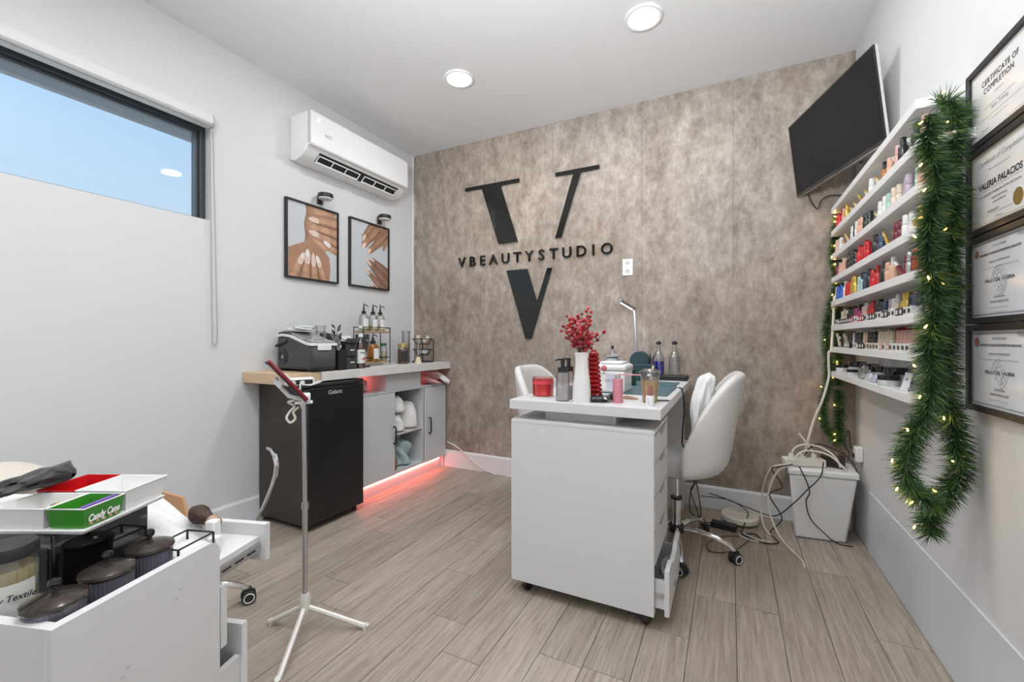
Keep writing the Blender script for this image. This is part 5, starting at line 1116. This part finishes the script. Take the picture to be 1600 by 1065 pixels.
#================================================================ WASTE BIN, CABLES, ROUTER
t = thing('waste_bin', 'square white plastic bin in the corner, loaded with cables', 'bin', (.44, 2.86, 0)); o = t.location
b0 = [(.315, 2.785), (.548, 2.815), (.560, 2.94), (.34, 2.93)]; b1 = [(.285, 2.735), (.585, 2.765), (.600, 2.99), (.31, 2.985)]
MB(o).hexa([(*p, .001) for p in b0], [(*p, .352) for p in b1]).build('body', wplas, t, bevel=.012)
b2 = [(.278, 2.728), (.592, 2.758), (.606, 2.994), (.303, 2.990)]
MB(o).hexa([(*p, .3525) for p in b2], [(*p, .385) for p in b2]).build('lid', wplas, t, bevel=.008)
t = thing('power_strip', 'white multi-socket strip on the bin lid among the cables', 'power strip', (.36, 2.82, .386), rz=.25); MB().box(-.10, -.03, 0, .10, .03, .042).build('body', cream, t, bevel=.008)
for k in range(3): MB().cyl((-.06 + k * .055, 0, .0425), (-.06 + k * .055, 0, .062), .014).build('plug', wplas, t)
t = thing('power_adapter', 'dark brown power adapter block on the bin lid', 'adapter', (.50, 2.88, .386), rz=-.4); MB().box(-.05, -.035, 0, .05, .035, .06).build('body', M('brown_black', (.035, .022, .018), .5), t, bevel=.006)
t = thing('wall_plug', 'white plug in the outlet low on the right wall above the bin', 'plug', (RX, 2.90, .47)); MB(t.location).box(RX - .035, 2.875, .42, RX - .0005, 2.925, .50).build('body', wplas, t, bevel=.006)
MB(t.location).cyl((RX - .045, 2.90, .45), (RX - .0355, 2.90, .45), .012).build('cord_end', black, t)
def cable(lab, pts, r, m, nm='cable'):
    return tag(MB().tube(smooth_path(pts, 5), r, 6).build(nm, m), lab, 'cable')
Wt = wplas; cr_ = cream
cable('thick white cable running down past the shelf ends to the bin', [at(*p, y=2.93) for p in ((1304, 462), (1302, 500), (1299, 545))] + [(SX - .012, 2.93, z) for z in (1.0, .92, .86)] + [at(*p, y=2.90) for p in ((1285, 625), (1272, 655), (1262, 690), (1256, 722), (1262, 738), (1275, 747))], .0065, cream)
cable('black cable dangling below the television', [at(*p, y=2.99) for p in ((1262, 298), (1266, 312), (1277, 326), (1284, 312), (1298, 305), (1315, 305))], .0035, rubber)
cable('black cable climbing from the bin plug to the garland', [at(*p, y=2.96) for p in ((1330, 700), (1328, 690), (1326, 672))] + [(.565, 2.955, .50), (.585, 2.94, .45), (.57, 2.90, .42)], .003, rubber)
cable('loop of white cable arching over the bin', [(.30, 2.80, .40), (.31, 2.80, .47), (.36, 2.82, .50), (.44, 2.84, .49), (.50, 2.82, .45), (.52, 2.80, .40)], .005, cream)
cable('second loop of white cable over the bin', [(.33, 2.76, .395), (.32, 2.77, .44), (.37, 2.79, .475), (.47, 2.80, .46), (.54, 2.79, .395)], .005, cream)
cable('short white cable end poking up from the bin pile', [(.42, 2.86, .43), (.38, 2.87, .50), (.345, 2.87, .55)], .006, cream)
cable('black cable looping over the right of the bin lid', [(.36, 2.79, .45), (.42, 2.86, .50), (.50, 2.88, .48), (.57, 2.86, .44), (.60, 2.80, .36)], .0035, rubber)
cable('black cable hanging down the front of the bin', [(.33, 2.735, .40), (.36, 2.722, .33), (.375, 2.725, .27), (.36, 2.73, .22), (.38, 2.745, .13), (.44, 2.765, .06), (.50, 2.77, .012), (.57, 2.78, .006)], .003, rubber)
cable('black cable from the bin top swinging left to the baseboard', [(.44, 2.76, .43), (.42, 2.722, .36), (.36, 2.718, .28), (.30, 2.72, .20), (.22, 2.78, .10), (.10, 2.92, .075), (-.05, 3.0, .09), (-.12, 3.005, .10)], .003, rubber)
cable('zigzag black cable dropping left of the bin', [(.30, 2.72, .41), (.24, 2.75, .38), (.21, 2.80, .35), (.26, 2.80, .26), (.20, 2.82, .20), (.26, 2.82, .08), (.20, 2.78, .006), (.23, 2.66, .006), (.16, 2.62, .006), (.08, 2.66, .006), (.05, 2.72, .006)], .0032, rubber)
cable('white cable dropping left of the bin to the floor end', [(.30, 2.74, .40), (.24, 2.76, .36), (.20, 2.78, .26), (.19, 2.78, .15), (.23, 2.74, .03), (.27, 2.62, .006), (.31, 2.50, .006), (.315, 2.42, .006)], .0045, cream)
cable('second white cable arching beside the bin', [(.29, 2.76, .40), (.21, 2.80, .36), (.175, 2.84, .25), (.16, 2.86, .12), (.17, 2.80, .03), (.20, 2.74, .006)], .0045, cream)
cable('loose loop of pale cable on the floor in front of the router', [(.20, 2.64, .005), (.12, 2.66, .005), (.06, 2.70, .005), (.05, 2.66, .005), (.10, 2.63, .005), (.16, 2.625, .005)], .004, cream)
cable('long thin brown cable lying on the floor beside the chair castors', [(.09, 2.62, .004), (.04, 2.50, .004), (-.02, 2.42, .004), (-.09, 2.40, .004), (-.10, 2.50, .004), (-.02, 2.62, .004), (.07, 2.66, .004)], .0025, M('brown_cord', (.10, .06, .045), .6))
cable('black cable hanging in loops under the desk end', [(-.22, 2.70, .50), (-.20, 2.72, .36), (-.17, 2.74, .22), (-.15, 2.74, .08), (-.16, 2.76, .03), (-.21, 2.78, .05), (-.21, 2.80, .15), (-.18, 2.80, .22)], .003, rubber)
cable('second black cable hanging beside the chair gas lift', [(-.23, 2.64, .42), (-.19, 2.66, .34), (-.18, 2.66, .26), (-.20, 2.68, .20), (-.17, 2.70, .10), (-.14, 2.72, .005), (-.10, 2.74, .005)], .003, rubber)
cable('black cable along the back baseboard to the adapter', [(-.16, 2.93, .10), (-.05, 2.96, .095), (.02, 2.96, .085), (.09, 2.90, .065), (.09, 2.82, .05), (.06, 2.70, .006), (.12, 2.72, .006), (.15, 2.66, .006)], .003, rubber)
cable('white cable running down the concrete wall and baseboard left of the desk', [at(u, v, y=3.018) for u, v in ((699, 690), (708, 694), (718, 701), (735, 716), (752, 730), (775, 741), (800, 745))], .0045, wplas)
t = thing('wifi_router', 'round white router puck lying on the floor by the baseboard', 'router', (.055, 2.875, .0005))
MB().lathe([(.0001, .010), (.092, .010), (.100, .018), (.100, .040), (.094, .048), (.0001, .049)], n=36).build('body', cream, t); MB().lathe([(.0001, 0), (.07, 0), (.07, .0095), (.0001, .0095)], n=24).build('foot', black, t)
mb = MB()
for k in range(5): mb.tube([(.02 + .014 * k) * Vector((math.cos(a * PI / 12), math.sin(a * PI / 12), 0)) + Vector((0, 0, .0495)) for a in range(24)] if 0 else [((.02 + .014 * k) * math.cos(a * PI / 12), (.02 + .014 * k) * math.sin(a * PI / 12), .0495) for a in range(24)], .0012, 4, closed=True)
tag(mb.build('vent_rings', M('warm_grey', (.5, .47, .42), .5), t), kind='stuff')
t = thing('power_adapter', 'black laptop-style adapter brick on the floor behind the castors', 'adapter', (-.03, 2.735, .0005), rz=-.15); MB().box(-.065, -.025, 0, .065, .025, .032).build('body', black, t, bevel=.004)
cable('short black cord from the floor adapter brick', [(-.096, 2.745, .016), (-.13, 2.75, .01), (-.16, 2.77, .005), (-.13, 2.79, .005), (-.17, 2.80, .005)], .003, rubber)
#================================================================ FOREGROUND TROLLEY
CO = Vector((-.980, .289, 0)); CA = .308
def cl(x, y, z=0): return CO + Vector((math.cos(CA) * x - math.sin(CA) * y, math.sin(CA) * x + math.cos(CA) * y, z))
t = thing('salon_trolley', 'large white salon trolley in the left foreground with its far drawers pulled open', 'trolley', CO, CA)
ZT = .600
def rp_(y0, y1, z0, z1, r):            # side panel outline with a rounded far top corner
    return [(y0, z0), (y1, z0)] + [(y1 - r + r * math.cos(a), z1 - r + r * math.sin(a)) for a in [i * PI / 12 for i in range(7)]] + [(y0, z1)]
MB().prism(rp_(0, .330, .05, ZT, .030), 'x', -.018, 0).build('side_panel', white, t, ang=.3)
MB().prism(rp_(0, .330, .05, ZT, .030), 'x', -.518, -.500).build('side_panel', white, t, ang=.3)
MB().box(-.4995, 0, .05, -.0185, .018, ZT).build('near_panel', white, t, smooth=False)
MB().box(-.4995, .0185, .452, -.0185, .328, .470).build('deck', white, t, smooth=False)
MB().box(-.4995, .0185, .05, -.0185, .325, .068).build('bottom_panel', white, t, smooth=False)
for x in (-.47, -.045):
    for y in (.04, .29): castor(t, Vector((x, y, -.012)) + Vector((0, 0, .0125)), .3)
d = MB().box(-.45, .14, .526, -.013, .474, .541).build('open_tray', white, t, bevel=.001) if 0 else None
d = MB().box(-.44, .331, .524, -.014, .474, .540).build('open_tray', white, t, bevel=.001)
MB().box(-.46, .4745, .475, .004, .492, .572).build('tray_front', white, d, smooth=False)
MB().box(-.014 + .0005, .331, .500, -.008, .470, .5235).build('slide_rail', steel, d, smooth=False)
for k in range(3): MB().box(-.0078, .345 + .04 * k, .509, -.0068, .372 + .04 * k, .5135).build('rail_slot', black, d, smooth=False)
d = MB().box(-.50, .333, .335, .000, .351, .482).build('drawer', white, t, smooth=False)
d = MB().box(-.50, .398, .085, .000, .415, .352).build('open_drawer', M('pale_drawer_white', (.74, .75, .76), .4), t, smooth=False)  # slightly paler white than the other trolley panels
sd = MB().box(-.020, .3305, .10, -.006, .3975, .275).build('drawer_side', white, d, smooth=False)
MB().cyl((-.0058, .362, .21), (-.005, .362, .21), .007).build('screw_hole', black, sd)
for k, (x, y, z) in enumerate(((.0003, .115, .45), (.0003, .105, .438), (.0003, .225, .535), (.0003, .215, .52))):
    MB().box(0, y, z, .0005, y + .008, z + .004).build('scuff', M('scuff', (.54, .54, .55), .6), t, smooth=False)
def cthing(name, lab, cat, x, y, z, rz=0, group=None): return thing(name, lab, cat, cl(x, y, z), CA + rz, group)
ribg = M('smoked_ribbed_glass', (.13, .13, .165), .12, var=.3, scale=20, coat=.6)
liddark = M('dark_bronze_lid', (.055, .042, .036), .16, .4, var=.4, scale=14, coat=.4)
for (x, y), lb in (((-.064, .048), 'nearest smoked ribbed jar with ball-knob lid on the trolley'), ((-.080, .146), 'middle smoked ribbed jar with ball-knob lid on the trolley'), ((-.094, .243), 'farthest smoked ribbed jar with ball-knob lid on the trolley')):
    t = cthing('ribbed_jar', lb, 'jar', x, y, .4705, group='smoked ribbed jars on the trolley'); t.scale = (1, 1, 1.045)
    MB().lathe([(.0001, 0), (.038, 0), (.040, .004), (.040, .132), (.0001, .1325)], n=160, flute=.016, nf=40).build('jar', ribg, t)
    ld = MB().lathe([(.0001, .133), (.043, .133), (.0445, .137), (.043, .142), (.025, .150), (.008, .1525), (.0001, .1528)], n=36).build('lid', liddark, t)
    MB().lathe([(.0045, .153), (.004, .158), (.0075, .161), (.0095, .167), (.0075, .173), (.0001, .176)], n=20).build('knob', black_g, ld)
t = cthing('cream_jar', 'big clear jar of yellowish cream with script label and black lid, left edge', 'jar', -.186, .060, .4705); t.scale = (1, 1, 1.17)
MB().lathe([(.0001, .003), (.036, .003), (.036, .160), (.0001, .161)], n=28).build('cream', M('yellow_cream', (.62, .50, .26), .5, var=.15, scale=15), t)
MB().lathe([(.0001, 0), (.0385, 0), (.040, .004), (.040, .160), (.034, .174), (.0001, .175)], n=32).build('glass', glass, t)
MB().lathe([(.0365, .1755), (.040, .177), (.040, .192), (.038, .195), (.0001, .196)], n=32).build('lid', black, t)
mb = MB(); mb.grid(lambda a, b: (.0406 * math.cos(-1.6 + a * 2.0), .0406 * math.sin(-1.6 + a * 2.0), .062 + b * .080), 16, 2); lb = mb.build('label', M('jar_label', (.72, .72, .68), .5, var=.03), t)
lang = -.50; c_, s_ = math.cos(lang), math.sin(lang); LM = Matrix(((-s_, 0, c_), (c_, 0, s_), (0, 1, 0)))
lc = Vector((.0416 * c_, .0416 * s_, 0))
text('Ivy Textile', .013, LM, lc + Vector((.0012 * c_ + s_ * -.004, .0012 * s_ + c_ * .004, .118)), ink, lb, name='lettering', shear=.3, weight=.0003)
for z, w in ((.098, .018), (.090, .012), (.082, .014), (.072, .018)):
    text('- - - - - -', .009, LM, lc + Vector((.0006 * c_, .0006 * s_, z)), grey_ink, lb, name='small_print', width=w * 1.4)
t = cthing('black_organizer', 'glossy black box under the white tray on the trolley', 'box', -.30, .215, .4705)
MB().box(-.17, -.095, 0, .125, .095, .218).build('box', black_g, t, bevel=.004); MB().box(-.02, -.0965, .02, .115, -.0955, .19).build('drawer_face', M('smoke_face', (.03, .03, .035), .08, coat=.6), t, bevel=.003)
TA = CA + .15; TO = cl(-.108, .125, .6895)
def tl(x, y, z=0): return TO + Vector((math.cos(TA) * x - math.sin(TA) * y, math.sin(TA) * x + math.cos(TA) * y, z))
t = thing('serving_tray', 'flat white tray carrying small loaf boxes on the trolley', 'tray', TO, TA)
mb = MB(); mb.hexa([(-.40, .004, 0), (-.006, .004, 0), (-.006, .194, 0), (-.40, .194, 0)], [(-.404, 0, .010), (0, 0, .010), (0, .200, .010), (-.404, .200, .010)]); mb.build('tray', wplas, t, bevel=.003)
def loaf(lab, x0, x1, y0, y1, mat, h=.040, tilt=0, name='loaf_box', wall=None):
    cx, cy = (x0 + x1) / 2, (y0 + y1) / 2; t = thing(name, lab, 'box', tl(cx, cy, .0105), TA); wx, wy = (x1 - x0) / 2, (y1 - y0) / 2; k = .86; th_ = .002
    o_b = [(-wx * k, -wy * k), (wx * k, -wy * k), (wx * k, wy * k), (-wx * k, wy * k)]; o_t = [(-wx, -wy), (wx, -wy), (wx, wy), (-wx, wy)]
    vs = [(*p, 0) for p in o_b] + [(*p, h) for p in o_t] + [(p[0] * (1 - th_ / wx), p[1] * (1 - th_ / wy), h) for p in o_t] + [(p[0] * (1 - th_ / wx), p[1] * (1 - th_ / wy), .002) for p in o_b]
    fs = [(0, 3, 2, 1), (12, 13, 14, 15)]
    for i in range(4):
        j = (i + 1) % 4; fs += [(i, j, 4 + j, 4 + i), (4 + i, 4 + j, 8 + j, 8 + i), (8 + i, 8 + j, 12 + j, 12 + i)]
    MB()._add(vs, fs).build('box', mat, t, smooth=False)
    MB().tube([(*p, h) for p in o_t], .0016, 6, closed=True).build('rolled_rim', wplas if mat is not red else red, t); return t
grn = M('candy_green', (.045, .27, .025), .3, var=.1, coat=.3)
t = loaf('green loaf box with candy lettering at the front of the tray', -.078, -.002, .002, .090, grn)
pm_ = Matrix(((0, 0, 1), (1, 0, 0), (0, 1, 0)))
text('Candy Cane', .019, pm_, (.0372, -.001, .011), M('print_white', (.85, .87, .84), .4), t, name='lettering', shear=.25, width=.066, weight=.0008)
for k in range(5): MB().ball((.0345 + .0003 * k, -.026 + .013 * k, .006 + .001 * (k % 2)), .0032, 8).build('printed_candy', M('candy_tan', (.6, .32, .2), .4), t)
t = thing('purple_pen', 'purple nail file lying in the green loaf box', 'nail file', tl(-.016, .046, .0475), TA, rot=(.0, -.06, TA + 1.45)); MB().box(-.034, -.005, 0, .034, .005, .004).build('file', M('purple', (.13, .05, .36), .3), t, bevel=.001)
loaf('white loaf box at the left front of the tray', -.187, -.081, .002, .090, wplas)
loaf('white loaf box at the far right of the tray', -.112, -.002, .093, .203, wplas, .044)
loaf('red loaf box behind the other boxes on the tray', -.196, -.114, .093, .203, red, .044)
t = thing('foil_ball', 'crumpled gold foil in the left white loaf box', 'foil', tl(-.110, .055, .0135)); mb = MB(); mb.ball((0, 0, .016), .016, 9); mb.build('foil', M('gold_crumple', (.75, .55, .22), .25, .8, var=.4, scale=80, bump=1), t, smooth=False)
t = thing('black_glove', 'crumpled black nitrile glove draped over the back left of the tray', 'glove', tl(-.226, .105, .032), TA + .40)
glm = M('nitrile_black', (.028, .028, .028), .38, var=.3, scale=30, bump=.6)
def gf(a, b):
    w = .040 + .028 * math.sin(PI * a) + .008 * math.sin(9 * a); ph = b * 2 * PI
    r = 1 + .16 * math.sin(3 * ph + 8 * a) + .12 * math.sin(6 * ph - 11 * a) + .06 * math.sin(11 * ph + 17 * a); e = min(1, 7 * a + .05, 5 * (1 - a) + .05) ** .5
    return (-.075 + .15 * a, .012 * math.sin(a * 6) + w * r * math.cos(ph) * e, .006 + .020 * e + .034 * a ** 1.3 + .018 * r * math.sin(ph) * e * (.6 + .6 * a))
MB().grid(gf, 30, 30).build('glove', glm, t)
for k in range(3): MB().tube(smooth_path([(-.045, -.015 + .018 * k, .018), (-.080, -.02 + .030 * k, .022 - .004 * k), (-.105, -.028 + .034 * k, .012), (-.135, -.03 + .036 * k, .004)], 3), [.010] * 4 + [.009] * 3 + [.007, .005, .002], 8).build('finger', glm, t)
t = thing('towel_stack', 'fluffy pale beige towel at the left edge behind the glove', 'towel', cl(-.56, .40, .6)) 
t.location = cl(-.985, .50, .515); t.rotation_euler = (0, 0, CA)
MB().grid(lambda a, b: (-.17 + .33 * a, -.12 + .24 * b, .11 + .035 * math.sin(PI * a) * math.sin(PI * b) ** .5 + .004 * math.sin(9 * a + 5 * b)), 14, 10).build('cloth', M('beige_towel', (.74, .68, .60), .9, var=.08, scale=120, bump=1), t, solid=.03)
tp = thing('side_table', 'small pale stand carrying the beige towel left of the trolley', 'table', cl(-1.0, .50, 0), CA)
MB().box(-.18, -.13, .580, .16, .13, .605).build('table_top', white, tp, bevel=.003)
for x in (-.16, .13):
    for y in (-.11, .09): MB().box(x, y, 0, x + .025, y + .025, .5795).build('leg', white, tp, smooth=False)
# towel, wood board, brush, wire holder
t = cthing('white_cloth', 'loose white towel heaped behind the smoked jars on the open tray', 'towel', -.22, .36, .5415)
def tf(a, b):
    x = -.20 + .33 * a; y = -.045 + .125 * b; h = .095 * math.exp(-((a - .30) / .33) ** 2) * (.75 + .25 * math.sin(PI * b)) + .034 + .008 * math.sin(9 * a + 4 * b) + .006 * math.sin(14 * b - 5 * a)
    e = min(1, 8 * min(a, 1 - a) + .15, 8 * min(b, 1 - b) + .15); return (x, y, h * e)
MB().grid(tf, 26, 18).build('cloth', towel, t, solid=.008, sub=1)
t = cthing('cardboard_sheet', 'brown cardboard sheet showing behind the white tray on the trolley', 'cardboard', -.24, .452, .5415, 0)
MB().hexa([(-.14, -.010, 0), (.05, -.010, 0), (.05, .0, 0), (-.14, .0, 0)], [(-.14, .012, .118), (-.005, .012, .092), (-.005, .020, .092), (-.14, .020, .118)]).build('card', M('kraft', (.45, .26, .13), .7, var=.1), t, smooth=False)
t = cthing('powder_brush', 'dense dark brown bristle brush lying on the white towel', 'brush', -.136, .415, .612, -.2); t.scale = (1.2, 1.2, 1.2)
mb = MB(); mb.M = Matrix.Rotation(-PI / 2 + .25, 4, 'Y'); mb.lathe([(.010, -.032), (.016, -.012), (.020, 0), (.019, .012), (.011, .026), (.0001, .034)], n=20); mb.build('bristles', M('bristle_brown', (.055, .028, .022), .7, var=.5, scale=90, bump=1), t)
mb = MB(); mb.M = Matrix.Rotation(-PI / 2 + .25, 4, 'Y'); mb.lathe([(.0001, -.050), (.013, -.050), (.014, -.033), (.0001, -.0325)], n=20); mb.build('handle', M('tan_wood', (.42, .27, .18), .4), t)
t = cthing('white_block', 'small white block standing at the trolley corner beside the brush', 'block', -.078, .392, .541, .1); MB().box(-.013, -.012, 0, .013, .012, .072).build('block', towel, t, bevel=.004)
t = cthing('paper_roll', 'short white ribbed roll beside the white block', 'roll', -.052, .368, .541); MB().lathe([(.0001, 0), (.014, 0), (.0145, .003), (.0145, .038), (.013, .041), (.0001, .042)], n=48, flute=.04, nf=12).build('roll', wplas, t)
t = cthing('wire_holder', 'black wire frame holder in the far right corner of the trolley', 'holder', -.080, .3195 - .012, .4705); 
a0, a1, b0_, b1_ = -.035, .038, -.045, .048; fr = []
for z in (.130, .085):
    MB().tube([(a0, b0_, z), (a1, b0_, z), (a1, b1_, z), (a0, b1_, z)], .0024, 6, closed=True).build('frame_bar', blackm, t)
for x in (a0, a1):
    for y in (b0_, b1_): MB().cyl((x, y, 0), (x, y, .130), .0026, n=6).build('frame_post', blackm, t)
MB().box(a0 + .004, b0_ + .004, .0005, a1 - .004, b1_ - .004, .112).build('cotton_pads', towel, t, bevel=.006)
# stool base behind the trolley
t = thing('rolling_stool', 'chrome stool base mostly hidden behind the trolley, one castor showing', 'stool', (-1.87, .84, 0))
MB().lathe([(.034, .085), (.040, .092), (.040, .112), (.0001, .113)]).build('hub', black, t); MB().cyl((0, 0, .113), (0, 0, .335), .024).build('gas_cylinder', chrome, t)
MB().lathe([(.0001, .336), (.14, .336), (.155, .35), (.15, .385), (.0001, .392)], n=32).build('seat', leather, t)
for k in range(5):
    a = 1.135 + k * 2 * PI / 5; c, s_ = math.cos(a), math.sin(a)
    MB().tube([(.03 * c, .03 * s_, .10), (.12 * c, .12 * s_, .112), (.20 * c, .20 * s_, .100), (.250 * c, .250 * s_, .076), (.272 * c, .272 * s_, .056)], [.013, .013, .013, .012, .010], 10).build('leg', chrome, t)
    castor(t, Vector((.276 * c, .276 * s_, 0)), a)
